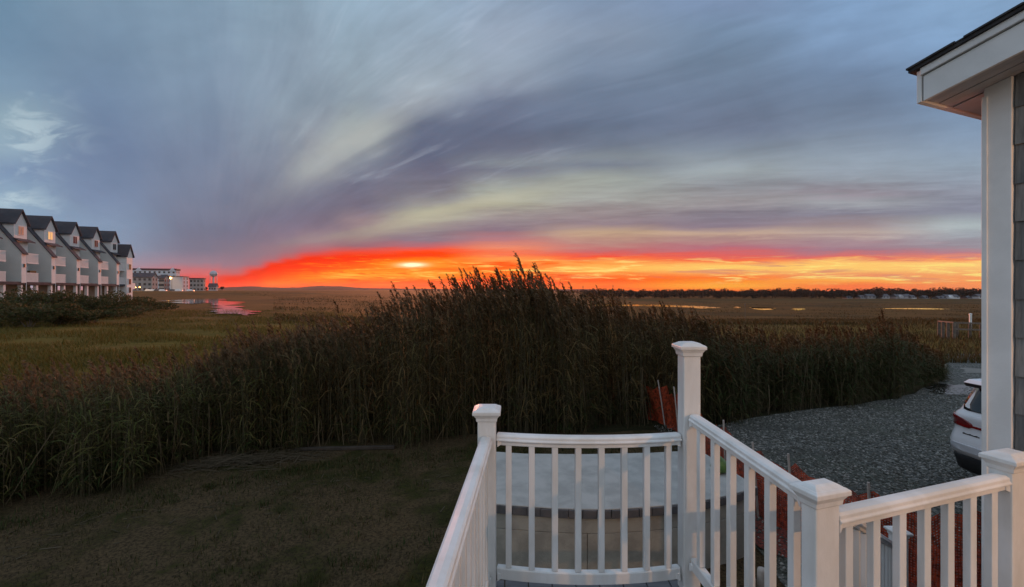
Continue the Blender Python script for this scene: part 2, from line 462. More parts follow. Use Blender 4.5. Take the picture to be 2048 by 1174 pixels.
m_wood = M('weathered_wood', (0.17, 0.13, 0.10), (0.10, 0.08, 0.065), 6.0, 0.85, 0.3, 50)
m_black = M('black_plastic', (0.012, 0.012, 0.013), (0.02, 0.02, 0.02), 10, 0.5)
m_rubber = M('tyre_rubber', (0.015, 0.015, 0.015), (0.025, 0.025, 0.025), 20, 0.85)
m_metal = M('alloy_metal', (0.5, 0.5, 0.52), (0.4, 0.4, 0.42), 8, 0.3, metal=1.0)
m_car = M('pearl_white_paint', (0.78, 0.79, 0.80), (0.75, 0.76, 0.77), 1.0, 0.28, coat=1.0)
m_glassd = M('dark_tinted_glass', (0.012, 0.014, 0.016), (0.016, 0.018, 0.02), 1.0, 0.04, coat=0.6)
m_red = M('red_lens', (0.22, 0.006, 0.008), (0.16, 0.004, 0.006), 10, 0.15, coat=1.0)
m_gourd = M('green_gourd_skin', (0.06, 0.13, 0.025), (0.13, 0.22, 0.05), 12, 0.4)
m_thwall = M('grey_clapboard', (0.66, 0.65, 0.61), (0.61, 0.60, 0.56), 0.3, 0.8)
m_thtrim = M('white_house_trim', (0.80, 0.77, 0.74), (0.74, 0.71, 0.68), 0.4, 0.7)
m_throof = M('dark_town_roof', (0.045, 0.043, 0.05), (0.065, 0.06, 0.068), 0.8, 0.9)
m_tan = M('tan_parking_wall', (0.34, 0.27, 0.2), (0.28, 0.22, 0.16), 0.5, 0.85)
m_win = M('dark_window_glass', (0.02, 0.022, 0.026), (0.03, 0.032, 0.036), 0.5, 0.1)
m_hotel = M('white_hotel_wall', (0.62, 0.64, 0.68), (0.56, 0.58, 0.62), 0.2, 0.8)
m_beige = M('beige_apartment_wall', (0.36, 0.34, 0.32), (0.31, 0.29, 0.275), 0.2, 0.85)
m_panel = M('pale_blue_grey_siding', (0.55, 0.56, 0.60), (0.5, 0.51, 0.55), 0.2, 0.8, stretch=(0.05, 0.05, 3))
m_redroof = M('dark_red_roof', (0.10, 0.045, 0.05), (0.07, 0.035, 0.04), 0.5, 0.85)
m_tank = M('water_tank_paint', (0.50, 0.50, 0.53), (0.44, 0.44, 0.47), 0.2, 0.6)
m_dimhouse = M('far_house_siding', (0.42, 0.42, 0.43), (0.34, 0.34, 0.35), 0.1, 0.85)
m_whitehouse = M('far_white_siding', (0.70, 0.70, 0.71), (0.62, 0.62, 0.63), 0.1, 0.85)
m_litwin = M_emit('lit_window', (0.9, 0.62, 0.22), 0.30)
m_lamp = M_emit('sodium_lamp', (1.0, 0.58, 0.20), 4.0)
m_porch = M_emit('porch_lamp_glass', (1.0, 0.62, 0.32), 12.0)
m_hill = M('far_wooded_hill', (0.030, 0.011, 0.007), (0.022, 0.009, 0.006), 0.002, 0.95)
m_reed = M_leaf('reed_leaf', [(0.058, 0.050, 0.012), (0.10, 0.066, 0.020), (0.15, 0.090, 0.032), (0.070, 0.062, 0.015), (0.19, 0.12, 0.050), (0.048, 0.054, 0.012)])
m_stem = M_leaf('reed_stem', [(0.06, 0.045, 0.024), (0.035, 0.034, 0.014), (0.09, 0.07, 0.04), (0.03, 0.03, 0.012)], transl=0.05)
m_plume = M_leaf('reed_plume', [(0.12, 0.072, 0.032), (0.18, 0.11, 0.05), (0.085, 0.052, 0.024)], transl=0.3)
m_green = M_leaf('green_reed_leaf', [(0.024, 0.044, 0.008), (0.040, 0.056, 0.012), (0.12, 0.08, 0.035), (0.050, 0.046, 0.014), (0.024, 0.044, 0.008), (0.075, 0.052, 0.020), (0.034, 0.050, 0.010), (0.10, 0.070, 0.030)])
m_bush = M_leaf('dark_shrub_leaf', [(0.038, 0.046, 0.012), (0.065, 0.062, 0.018), (0.11, 0.078, 0.030), (0.048, 0.056, 0.014)])
m_tree = M_leaf('far_tree_leaf', [(0.022, 0.022, 0.014), (0.034, 0.028, 0.018), (0.045, 0.032, 0.02)])
m_marshg = M_leaf('marsh_grass_blade', [(0.11, 0.090, 0.014), (0.15, 0.10, 0.016), (0.080, 0.076, 0.012), (0.17, 0.10, 0.025)])
m_lawng = M_leaf('lawn_blade', [(0.030, 0.032, 0.009), (0.048, 0.040, 0.014), (0.062, 0.048, 0.022), (0.026, 0.034, 0.008)])
m_straw = M_leaf('dry_straw', [(0.085, 0.062, 0.036), (0.055, 0.042, 0.024), (0.12, 0.09, 0.055)], transl=0.1)
m_stone = M_leaf('gravel_stone', [(0.09, 0.088, 0.072), (0.17, 0.16, 0.135), (0.045, 0.045, 0.036), (0.38, 0.36, 0.32), (0.11, 0.106, 0.088), (0.07, 0.068, 0.055)], transl=0.0, rough=0.8)

def mat_water():
    m, n, b = mat_new('still_water')
    b.inputs['Base Color'].default_value = (0.02, 0.018, 0.016, 1)
    b.inputs['Roughness'].default_value = 0.06
    b.inputs['IOR'].default_value = 1.33
    t = n.new('ShaderNodeTexCoord')
    bp = n.new('ShaderNodeBump'); bp.inputs['Strength'].default_value = 0.012; bp.inputs['Distance'].default_value = 0.05
    n.put(bp.inputs['Height'], n.noise(t.outputs['Object'], 1.5, 3, 0.5)); n.put(b.inputs['Normal'], bp.outputs[0])
    return m
m_water = mat_water()

def mat_ground():
    m, n, b = mat_new('marsh_ground')
    t = n.new('ShaderNodeTexCoord'); o = t.outputs['Object']
    s = n.new('ShaderNodeSeparateXYZ'); n.put(s.inputs[0], o)
    big = n.noise(o, 0.018, 4, 0.6, 0.6)
    mps = n.new('ShaderNodeMapping'); n.put(mps.inputs[0], o); mps.inputs['Scale'].default_value = (0.4, 1.0, 1.0)
    mid = n.noise(mps.outputs[0], 0.13, 5, 0.65, 0.5)
    mpn = n.new('ShaderNodeMapping'); n.put(mpn.inputs[0], o); mpn.inputs['Scale'].default_value = (0.25, 1.0, 1.0)
    fine = n.noise(mpn.outputs[0], 1.6, 6, 0.7)
    olive = n.mix(n.step(fine, 0.3, 0.7), (0.105, 0.070, 0.011), (0.165, 0.105, 0.018))
    brown = n.mix(n.step(fine, 0.3, 0.7), (0.080, 0.040, 0.010), (0.15, 0.074, 0.016))
    dark = n.mix(n.step(fine, 0.3, 0.7), (0.034, 0.026, 0.008), (0.055, 0.038, 0.012))
    yn = n.add(s.outputs[1], n.mul(n.sub(mid, 0.5), 45.0))
    c = n.mix(n.step(yn, 42.0, 78.0), olive, brown)
    c = n.mix(n.mul(n.step(mid, 0.56, 0.68), n.step(s.outputs[1], 30.0, 55.0)), c, dark)
    c = n.mix(n.mul(n.step(big, 0.48, 0.62), 0.7), c, dark)
    c = n.mix(n.mul(n.step(mid, 0.46, 0.34), 0.35), c, (0.18, 0.105, 0.035))
    c = n.mix(n.step(s.outputs[1], 22.0, 16.0), c, n.mix(n.step(fine, 0.3, 0.7), (0.018, 0.018, 0.008), (0.04, 0.036, 0.016)))
    n.put(b.inputs['Base Color'], c)
    b.inputs['Roughness'].default_value = 0.95
    b.inputs['Specular IOR Level'].default_value = 0.1
    bp = n.new('ShaderNodeBump'); bp.inputs['Strength'].default_value = 0.9; bp.inputs['Distance'].default_value = 0.3
    n.put(bp.inputs['Height'], fine); n.put(b.inputs['Normal'], bp.outputs[0])
    return m
def mat_lawn():
    m, n, b = mat_new('thin_lawn_soil')
    t = n.new('ShaderNodeTexCoord'); o = t.outputs['Object']
    a = n.noise(o, 0.7, 5, 0.6, 0.4); f = n.noise(o, 24.0, 7, 0.8)
    soil = n.mix(n.step(f, 0.35, 0.65), (0.024, 0.016, 0.007), (0.125, 0.082, 0.040))
    moss = n.mix(n.step(f, 0.35, 0.65), (0.012, 0.014, 0.003), (0.050, 0.046, 0.009))
    c = n.mix(n.step(n.add(a, n.mul(n.sub(f, 0.5), 0.35)), 0.48, 0.62), soil, moss)
    n.put(b.inputs['Base Color'], c); b.inputs['Roughness'].default_value = 0.95
    b.inputs['Specular IOR Level'].default_value = 0.15
    bp = n.new('ShaderNodeBump'); bp.inputs['Strength'].default_value = 0.8; bp.inputs['Distance'].default_value = 0.03
    n.put(bp.inputs['Height'], f); n.put(b.inputs['Normal'], bp.outputs[0])
    return m
def mat_gravel():
    m, n, b = mat_new('loose_gravel')
    t = n.new('ShaderNodeTexCoord'); o = t.outputs['Object']
    vo = n.new('ShaderNodeTexVoronoi'); n.put(vo.inputs['Vector'], o); vo.inputs['Scale'].default_value = 24.0
    sp = n.new('ShaderNodeSeparateColor'); n.put(sp.inputs[0], vo.outputs['Color'])
    c = n.ramp(sp.outputs[0], [(0.0, (0.030, 0.030, 0.024)), (0.45, (0.075, 0.073, 0.060)), (0.8, (0.14, 0.134, 0.112)), (1.0, (0.34, 0.32, 0.28))], 'LINEAR')
    big = n.noise(o, 0.5, 4, 0.6, 0.3)
    mpr = n.new('ShaderNodeMapping'); n.put(mpr.inputs[0], o); mpr.inputs['Rotation'].default_value = (0, 0, R(-58)); mpr.inputs['Scale'].default_value = (0.16, 1.5, 1.0)
    rut = n.noise(mpr.outputs[0], 0.9, 4, 0.6, 0.3)
    c = n.mix(n.mul(n.step(rut, 0.52, 0.66), 0.65), c, (0.045, 0.043, 0.032))
    c = n.mix(n.mul(n.step(big, 0.5, 0.7), 0.6), c, (0.05, 0.056, 0.030))
    n.put(b.inputs['Base Color'], c); b.inputs['Roughness'].default_value = 0.85
    bp = n.new('ShaderNodeBump'); bp.inputs['Strength'].default_value = 1.0; bp.inputs['Distance'].default_value = 0.03
    bp.invert = True
    n.put(bp.inputs['Height'], vo.outputs['Distance']); n.put(b.inputs['Normal'], bp.outputs[0])
    return m
def mat_net():
    m, n, b = mat_new('orange_plastic_net')
    t = n.new('ShaderNodeTexCoord'); s = n.new('ShaderNodeSeparateXYZ'); n.put(s.inputs[0], t.outputs['UV'])
    def bar(x, freq, w):
        fr = n.m('FRACT', n.mul(x, freq))
        return n.m('LESS_THAN', n.m('ABSOLUTE', n.sub(fr, 0.5)), w)
    a = n.m('MAXIMUM', bar(s.outputs[0], 36.0, 0.25), bar(s.outputs[1], 27.0, 0.29))
    nz = n.noise(t.outputs['Object'], 14.0, 5, 0.7)
    n.put(b.inputs['Base Color'], n.mix(n.step(nz, 0.38, 0.62), (0.17, 0.026, 0.012), (0.58, 0.080, 0.026)))
    b.inputs['Roughness'].default_value = 0.5
    n.put(b.inputs['Alpha'], a)
    return m
m_ground, m_lawn, m_gravel, m_net = mat_ground(), mat_lawn(), mat_gravel(), mat_net()

# ------------------------------------------------------------------ terrain
def sst(x, a, b):
    t = np.clip((np.asarray(x, dtype=float) - a) / (b - a), 0, 1)
    return t * t * (3 - 2 * t)
def G(X, Y):
    X = np.asarray(X, dtype=float); Y = np.asarray(Y, dtype=float)
    left = sst(X, 2.0, -6.0)
    z = -0.45 * sst(Y, 12.0, 20.0) * left - 0.45 * sst(Y, 22.0, 45.0) * (1 - left)
    z = z + 3.2 * sst(Y, 150, 330) * sst(X, -120, -200)
    z = z - 5.0 * sst(Y, 42, 150) * sst(X, -60, 25)
    return z

ax = np.sinh(np.linspace(-6.75, 6.75, 211)) * 8.0
gx, gy = np.meshgrid(ax, ax + 25.0)
gz = G(gx, gy) + np.where((gy > 25) & (np.hypot(gx, gy) < 500), 0.10 * np.sin(gx * 0.21 + np.sin(gy * 0.13) * 2) * np.sin(gy * 0.17), 0)
nn = len(ax)
idx = np.arange(nn * nn).reshape(nn, nn)
gf = np.stack([idx[:-1, :-1], idx[:-1, 1:], idx[1:, 1:], idx[1:, :-1]], -1).reshape(-1, 4)
o = arr_obj('ground', np.stack([gx, gy, gz], -1).reshape(-1, 3), gf, m_ground, smooth=True)
tag(o, 'wide brown and olive salt marsh reaching to the horizon', 'marsh', kind='structure')

def sheet(name, poly, z, mat, label, cat, kind='structure'):
    mb = MB(); mb.face([(x, y, z) for x, y in poly])
    return tag(obj(name, mb, mat), label, cat, kind=kind)

def blobby(pts, amp, seed, sub=6):
    """irregular outline from coarse points"""
    r = random.Random(seed); out = []
    n = len(pts)
    for i in range(n):
        a = Vector((*pts[i], 0)); b = Vector((*pts[(i+1) % n], 0)); d = (b - a); nn_ = Vector((d.y, -d.x, 0)).normalized() if d.length else Vector()
        for k in range(sub):
            p = a + d * (k / sub) + nn_ * (r.uniform(-1, 1) * amp * d.length if k else 0)
            out.append((p.x, p.y))
    return out

sheet('lawn', blobby([(-14, -6), (2.9, -6), (3.3, 4.0), (3.6, 7.0), (3.9, 11.5), (-1.0, 11.2), (-5.0, 10.6), (-9, 9), (-14, 8)], 0.03, 3), 0.012, m_lawn,
      'dark thin lawn and bare soil in front of the reeds', 'lawn')
GRAV = [(3.1, -6), (3.2, 4.0), (3.45, 7.0), (4.1, 9.5), (4.9, 11.5), (6.05, 12.3), (8.4, 13.3), (12.7, 14.8), (16.2, 17.2), (19, 21), (24, 26), (42, 32), (42, -6)]
sheet('gravel_drive', blobby(GRAV, 0.02, 8), 0.024, m_gravel, 'grey gravel drive between the orange fence and reeds', 'gravel drive')

def pond(px_y, label, name='pond', off=0.12, seed=1, amp=0.08):
    pts = []
    ys = [p[1] for p in px_y]
    # find the local water level from the terrain
    zc = None
    for _ in range(6):
        lev = (-0.45 if zc is None else zc)
        P = [(PX(px, (E - lev) * F / (py - HZ)), (E - lev) * F / (py - HZ)) for px, py in px_y]
        cx = sum(p[0] for p in P) / len(P); cy = sum(p[1] for p in P) / len(P)
        zc = float(G(cx, cy)) + off
    return sheet(name, blobby(P, amp, seed, 7), zc, m_water, label, 'water')

pond([(343, 597), (380, 594), (425, 594), (446, 596), (448, 599), (466, 606), (478, 614), (522, 622), (496, 631), (466, 627), (428, 627), (432, 618), (424, 610), (415, 604), (395, 608), (358, 606)],
     'winding pink and silver pond in the marsh left of the reeds', seed=2, amp=0.07)
pond([(215, 648), (240, 646), (285, 648), (302, 651), (285, 655), (250, 651)], 'small pale pool in the olive marsh below the shrubs', seed=4)
pond([(1165, 609), (1230, 608), (1330, 609.5), (1410, 612.5), (1442, 615.5), (1400, 617), (1370, 614.5), (1290, 612), (1200, 611.5)], 'long bright pool behind the reed plumes', seed=5, amp=0.05)
pond([(1500, 614.5), (1512, 617), (1540, 617), (1552, 615.5), (1543, 619.5), (1522, 620), (1506, 617.5)], 'small curved pool right of the long pool', seed=6)
pond([(1588, 617), (1605, 617), (1603, 620), (1590, 621)], 'smallest round pool in the middle of the right marsh', seed=7)
pond([(1752, 617.3), (1800, 616), (1860, 616.4), (1902, 618), (1870, 619), (1800, 618.3)], 'narrow bright pool near the far houses on the right', seed=8, amp=0.05)
pond([(1470, 613), (1480, 614), (1478, 616), (1466, 616)], 'tiny pool just right of the long bright pool', seed=9)
sheet('puddle', blobby([(14.6, 15.5), (15.6, 15.2), (17.4, 15.5), (17.6, 16.6), (16.2, 17.2), (15.2, 16.5)], 0.09, 12), 0.034, m_water, 'shallow puddle on the gravel behind the white car', 'puddle')
sheet('sand_patch', blobby([(19.4, 19.3), (21.5, 19.2), (22.5, 20.2), (20.5, 20.6)], 0.08, 13), 0.036, M('damp_sand', (0.22, 0.20, 0.17), (0.17, 0.155, 0.135), 3, 0.9), 'pale sandy patch on the far gravel', 'sand')

# far hills
def ridge(name, prof, Y, label):
    mb = MB()
    n = len(prof)
    fr, tp, bk = [], [], []
    for px, py in prof:
        x = PX(px, Y); h = PZ(py, Y)
        fr.append((x * 0.985, Y * 0.985, -3)); tp.append((x, Y, h)); bk.append((x * 1.04, Y * 1.04, -3))
    mb.loft([fr, tp, bk], cap=False, closed=False)
    return tag(obj(name, mb, m_hill, smooth=True), label, 'hills', kind='structure')
r_ = random.Random(4)
prof = []
for px in range(435, 1200, 6):
    base = np.interp(px, [435, 470, 500, 560, 600, 635, 680, 720, 800, 900, 1200], [576, 573.8, 572.8, 575.5, 575, 571.8, 572.5, 576, 577.2, 578, 578.5])
    prof.append((px, base + r_.uniform(-0.35, 0.35)))
ridge('hills', prof, 2600, 'low dark hills on the horizon under the red sky')

# ------------------------------------------------------------------ house corner on the right
house = thing('house', 'grey shingled house corner with white trim and overhanging eave', 'house')
Cc = Vector((2.92, 2.75, 0)); ge = Vector((0.37, -0.93, 0)).normalized(); ee = Vector((0.93, 0.37, 0)).normalized()
gn = -ee                      # outward normal of the gable wall
ZS = E + 1.18                 # soffit level at the corner
def hp(a, b, z):              # a along the gable wall (towards the viewer's side), b outward
    p = Cc + ge * a + gn * b
    return (p.x, p.y, z)
PITCH = 0.225
OE, OR = 0.20, 0.30
# wall core and siding
mb = MB()
mb.hexa([hp(0.02, -0.005, 0), hp(6.5, -0.005, 0), hp(6.5, -5, 0), hp(0.02, -5, 0)], [hp(0.02, -0.005, ZS + PITCH * 0.22 + 0.015), hp(6.5, -0.005, ZS + PITCH * 6.7 + 0.015), hp(6.5, -5, ZS + PITCH * 6.7 + 0.015), hp(0.02, -5, ZS + PITCH * 0.22 + 0.015)])
obj('wall', mb, m_shingle, house)
mb = MB(); z = 0.4; rr = random.Random(9); row = 0
while z < ZS + 1.3:
    a = 0.115 + (0.0 if row % 2 else 0.06) - 0.06
    while a < 6.4:
        w = rr.uniform(0.10, 0.26); a0 = max(a, 0.115); a1 = a + w - 0.004
        if a1 - a0 > 0.02:
            top = min(z + 0.25, ZS + PITCH * (a0 + OE) + 0.012)
            if top > z + 0.02:
                dz0 = rr.uniform(-0.006, 0.006); th = rr.uniform(0.014, 0.02)
                mb.hexa([hp(a0, 0, z+dz0), hp(a1, 0, z+dz0), hp(a1, th, z+dz0), hp(a0, th, z+dz0)], [hp(a0, 0, top), hp(a1, 0, top), hp(a1, 0.003, top), hp(a0, 0.003, top)])
        a += w
    z += 0.225; row += 1
obj('siding', mb, m_shakes, house)
mb = MB()
mb.hexa([hp(-0.018, -0.12, 0.3), hp(0.105, -0.12, 0.3), hp(0.105, 0.024, 0.3), hp(-0.018, 0.024, 0.3)], [hp(-0.018, -0.12, ZS + PITCH * (OE - 0.018) + 0.012), hp(0.105, -0.12, ZS + PITCH * (OE + 0.105) + 0.012), hp(0.105, 0.024, ZS + PITCH * (OE + 0.105) + 0.012), hp(-0.018, 0.024, ZS + PITCH * (OE - 0.018) + 0.012)])
obj('corner_board', mb, m_trim, house, bevel=0.004)
mb = MB()
mb.hexa([hp(-0.026, 0.024, 0.3), hp(0.0, 0.024, 0.3), hp(0.0, 0.032, 0.3), hp(-0.026, 0.032, 0.3)], [hp(-0.026, 0.024, ZS), hp(0.0, 0.024, ZS), hp(0.0, 0.032, ZS), hp(-0.026, 0.032, ZS)])
obj('corner_bead', mb, m_trim, house, bevel=0.002)
# eave: gable overhang OR, eave overhang OE
OE, OR = 0.20, 0.30
def rk(t, b, dz):             # t along the rake from its lower end
    return hp(t - OE, b, ZS + PITCH * t + dz)
L_ = 7.0
def slab(t0, t1, b0, b1, d0, d1):
    m_ = MB(); m_.hexa([rk(t0, b0, d0), rk(t1, b0, d0), rk(t1, b1, d0), rk(t0, b1, d0)], [rk(t0, b0, d1), rk(t1, b0, d1), rk(t1, b1, d1), rk(t0, b1, d1)]); return m_
obj('rake_board', slab(0.012, L_, OR - 0.022, OR, 0.0, 0.155), m_trim, house, bevel=0.002)
obj('rake_trim', slab(0.004, L_, OR - 0.022, OR + 0.018, 0.162, 0.205), m_trim, house, bevel=0.002)
obj('eave_fascia', slab(-0.02, 0.004, -5.0, OR + 0.004, 0.0, 0.200), m_trim, house, bevel=0.002)
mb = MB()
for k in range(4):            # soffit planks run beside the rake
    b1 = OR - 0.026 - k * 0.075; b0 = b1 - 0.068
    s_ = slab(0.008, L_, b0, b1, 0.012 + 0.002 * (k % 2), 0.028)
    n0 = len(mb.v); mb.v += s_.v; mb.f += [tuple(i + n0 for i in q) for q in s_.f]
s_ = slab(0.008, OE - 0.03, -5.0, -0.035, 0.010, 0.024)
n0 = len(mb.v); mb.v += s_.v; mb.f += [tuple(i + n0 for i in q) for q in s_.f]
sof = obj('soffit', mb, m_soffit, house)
mb = MB()
s_ = slab(-0.05, L_, -5.0, OR + 0.035, 0.207, 0.225); mb.v += s_.v; mb.f += s_.f
rr = random.Random(2); t = -0.055
while t < L_:                 # overlapping shingle courses, ragged at the rake
    s_ = slab(t, t + 0.24, -5.0, OR + 0.045 + rr.uniform(-0.006, 0.006), 0.226, 0.234 + rr.uniform(0, 0.003))
    n0 = len(mb.v); mb.v += s_.v; mb.f += [tuple(i + n0 for i in q) for q in s_.f]
    t += 0.14
obj('roof', mb, m_roof, house)

# porch lantern on the house wall behind the viewer: the source of the warm light on the railing
LP = Vector(hp(3.3, 0.16, E + 0.75))
lan = thing('wall_lantern', 'black hooded wall lantern glowing warm on the shingled wall', 'lantern', LP)
mb = MB(); mb.lathe([(0.18, -0.10), (0.176, -0.085), (0.10, -0.03), (0.05, 0.02), (0.03, 0.10), (0.01, 0.12)], 24)
obj('hood', mb, m_black, lan, smooth=True)  # hood added and shaped to keep the lamp's upward light off the soffit
mb = MB(); mb.lathe([(0.012, -0.112), (0.03, -0.109), (0.03, -0.104), (0.02, -0.101)], 12)
obj('bulb', mb, m_porch, lan, smooth=True)
mb = MB(); mb.tube([(0.0, 0.0, 0.11), (0.03, 0.012, 0.17), (0.10, 0.04, 0.17), (0.145, 0.055, 0.10)], 0.010, 8)
obj('bracket', mb, m_black, lan, smooth=True)
pl = bpy.data.lights.new('lantern_light', 'POINT'); pl.energy = 300; pl.color = (1.0, 0.50, 0.20); pl.shadow_soft_size = 0.03
plo = bpy.data.objects.new('lantern_light', pl); plo.location = LP + Vector((0, 0, -0.120)); COL.objects.link(plo)

# ------------------------------------------------------------------ deck and its railing
DZ = E - 1.74
RH = E - 0.83                 # top of the handrail
PA = Vector((-0.145, 2.62, 0)); PB = Vector((1.03, 2.62, 0)); PC = Vector((1.15, 1.68, 0)); PD = Vector((2.27, 2.055, 0)); PN = Vector((-0.31, -0.6, 0))
deck = thing('deck', 'raised grey composite deck floor inside the white railing', 'deck')
mb = MB(); x = -0.32
while x < 2.6:
    y1 = 2.70 if x < 1.0 else (1.66 + (x - 1.1) * 0.36)
    mb.box(x, x + 0.134, -3.0, y1, DZ - 0.025, DZ); x += 0.14
obj('deck_boards', mb, m_deck, deck, bevel=0.003)
mb = MB()
mb.box(-0.30, 1.08, 2.63, 2.67, DZ - 0.28, DZ - 0.03); mb.box(-0.30, -0.26, -3, 2.62, DZ - 0.28, DZ - 0.03); mb.hexa([(1.16, 1.70, DZ - 0.28), (2.5, 2.15, DZ - 0.28), (2.49, 2.18, DZ - 0.28), (1.15, 1.73, DZ - 0.28)], [(1.16, 1.70, DZ - 0.03), (2.5, 2.15, DZ - 0.03), (2.49, 2.18, DZ - 0.03), (1.15, 1.73, DZ - 0.03)])
obj('rim_joist', mb, m_deck, deck)
for (x, y) in ((-0.2, 2.5), (0.95, 2.5), (1.25, 1.6), (-0.2, 0.2), (2.3, 0.2)):
    mb = MB(); mb.box(x - 0.07, x + 0.07, y - 0.07, y + 0.07, 0, DZ - 0.27); obj('support_post', mb, m_wood, deck)

rail = thing('deck_railing', 'white vinyl deck railing with capped posts and square balusters', 'railing')
RAILP = [(-0.036, 0.0), (-0.036, -0.018), (-0.044, -0.024), (-0.044, -0.034), (-0.026, -0.044), (-0.026, -0.068), (0.026, -0.068), (0.026, -0.044), (0.044, -0.034), (0.044, -0.024), (0.036, -0.018), (0.036, 0.0), (0.024, 0.010), (0.0, 0.013), (-0.024, 0.010)]
BOTP = [(-0.024, 0.0), (-0.024, -0.062), (0.024, -0.062), (0.024, 0.0), (0.018, 0.008), (-0.018, 0.008)]
RAILP = [(a * 0.86, (b - 0.013) * 0.80) for a, b in RAILP]
BOTP = [(a * 0.9, b * 0.95) for a, b in BOTP]
def post(p, ztop, w, rz, parent, zbot=DZ - 0.3, cap=0.176, dk=0.0):
    mb = MB(); h = w / 2; k_ = dk
    mb.box(-h, h, -h + k_, h - k_, zbot, ztop - 0.05)
    po = obj('post', mb, m_white, parent, bevel=0.006, loc=(p.x, p.y, 0)); po.rotation_euler = (0, 0, rz)
    c = cap / 2; mb = MB()
    def sq(r, z): return [(-r, -r + k_, z), (r, -r + k_, z), (r, r - k_, z), (-r, r - k_, z)]
    mb.loft([sq(h + 0.003, ztop - 0.082), sq(h + 0.007, ztop - 0.077), sq(h + 0.009, ztop - 0.060), sq(c - 0.006, ztop - 0.042), sq(c, ztop - 0.039), sq(c, ztop - 0.022), sq(c - 0.010, ztop - 0.015), sq(c - 0.014, ztop - 0.014), sq(c - 0.030, ztop - 0.004), sq(c - (0.052 if not k_ else 0.040), ztop)])
    obj('post_cap', mb, m_white, po, bevel=0.0025)
    return po
post(PA, E - 0.672, 0.104, 0, rail, cap=0.160)
post(PB, E - 0.300, 0.098, 0, rail, cap=0.150)
post(PC, E - 0.715, 0.116, R(17), rail, dk=0.027, cap=0.168)
post(PD, E - 0.735, 0.125, R(17), rail, dk=0.022)
post(PN, E - 0.672, 0.122, 0, rail)
def section(p, q, n, parent, bow=0.0, ztop=RH, zt2=None, zb=DZ + 0.13, zb2=None, g0=0.06, g1=0.06, bw=0.034, brot=0.0):
    p = Vector(p); q = Vector(q); d = (q - p); L = d.length; d.normalize(); nrm = Vector((d.y, -d.x, 0))
    zt2 = ztop if zt2 is None else zt2; zb2 = zb if zb2 is None else zb2
    def at(t, za, zb_): 
        r = p + d * (g0 + (L - g0 - g1) * t) + nrm * (bow * 4 * t * (1 - t))
        return Vector((r.x, r.y, za + (zb_ - za) * t))
    K = 14 if bow else 1
    mb = MB(); mb.sweep(RAILP, [at(k / K, ztop, zt2) for k in range(K + 1)]); obj('handrail', mb, m_white, parent, bevel=0.003)
    mb = MB(); mb.sweep(BOTP, [at(k / K, zb, zb2) for k in range(K + 1)]); obj('bottom_rail', mb, m_white, parent, bevel=0.003)
    ang_ = math.atan2(d.y, d.x) + brot
    for i in range(n):
        t = (i + 0.5) / n
        a = at(t, ztop, zt2); b_ = at(t, zb, zb2); h = bw / 2
        ca, sa = math.cos(ang_) * h, math.sin(ang_) * h
        ring = [(-ca + sa, -sa - ca), (ca + sa, sa - ca), (ca - sa, sa + ca), (-ca - sa, -sa + ca)]
        mb = MB(); mb.hexa([(a.x + x, a.y + y, b_.z + 0.009) for x, y in ring], [(a.x + x, a.y + y, a.z - 0.063) for x, y in ring])
        obj('baluster', mb, m_white, parent, bevel=0.003)
    for t, s_ in ((0.0, 1), (1.0, -1)):           # moulded brackets where rails meet posts
        for za, zb_, hh_ in ((ztop, zt2, 0.075), (zb, zb2, 0.068)):
            c = at(t, za, zb_); e_ = c + d * (0.022 * s_)
            mb = MB(); w_ = nrm * 0.033
            P0, P1 = c, e_
            mb.hexa([P0 - w_ + Vector((0,0,-hh_)), P1 - w_*0.8 + Vector((0,0,-hh_+0.012)), P1 + w_*0.8 + Vector((0,0,-hh_+0.012)), P0 + w_ + Vector((0,0,-hh_))],
                    [P0 - w_ + Vector((0,0,-0.02)), P1 - w_*0.8 + Vector((0,0,-0.024)), P1 + w_*0.8 + Vector((0,0,-0.024)), P0 + w_ + Vector((0,0,-0.02))])
            obj('rail_bracket', mb, m_white, parent, bevel=0.003)
section(PA, PB, 8, rail, bow=0.055)
section(PB, PC, 6, rail, ztop=E - 0.705, zt2=E - 0.765, zb=DZ + 0.21, zb2=DZ + 0.13)
section(PC, PD, 7, rail, bw=0.032, brot=R(-12))
section(PN, PA, 24, rail)

# stair with its own railing, going down beside the near post
stair = thing('stair', 'grey stair going down from the deck to the gravel', 'stairs')
s0 = Vector((1.55, 2.05, 0)); s1 = Vector((4.35, 4.85, 0)); sdv = (s1 - s0).normalized(); sn = Vector((sdv.y, -sdv.x, 0))
mb = MB(); NS = 9
for k in range(NS):
    c = s0 + sdv * ((s1 - s0).length * (k + 0.5) / NS); z = DZ * (1 - (k + 1) / (NS + 0.0)) + 0.02
    hw = 0.5; dp = (s1 - s0).length / NS / 2 + 0.015
    ring = [c + sn * 0.02 - sdv * dp, c + sn * 1.0 - sdv * dp, c + sn * 1.0 + sdv * dp, c + sn * 0.02 + sdv * dp]
    mb.hexa([(p.x, p.y, z) for p in ring], [(p.x, p.y, z + 0.035) for p in ring])
obj('tread', mb, m_deck, stair)
srail = thing('stair_railing', 'white stair railing sloping down to a short capped newel post', 'railing')
NP = Vector((4.12, 4.80, 0)); SP = Vector((1.32, 1.92, 0))
post(NP, 1.06, 0.118, R(0), srail, zbot=0.0)
section(SP, NP, 14, srail, ztop=RH - 0.06, zt2=0.90, zb=DZ + 0.10, zb2=0.16, g0=0.03)

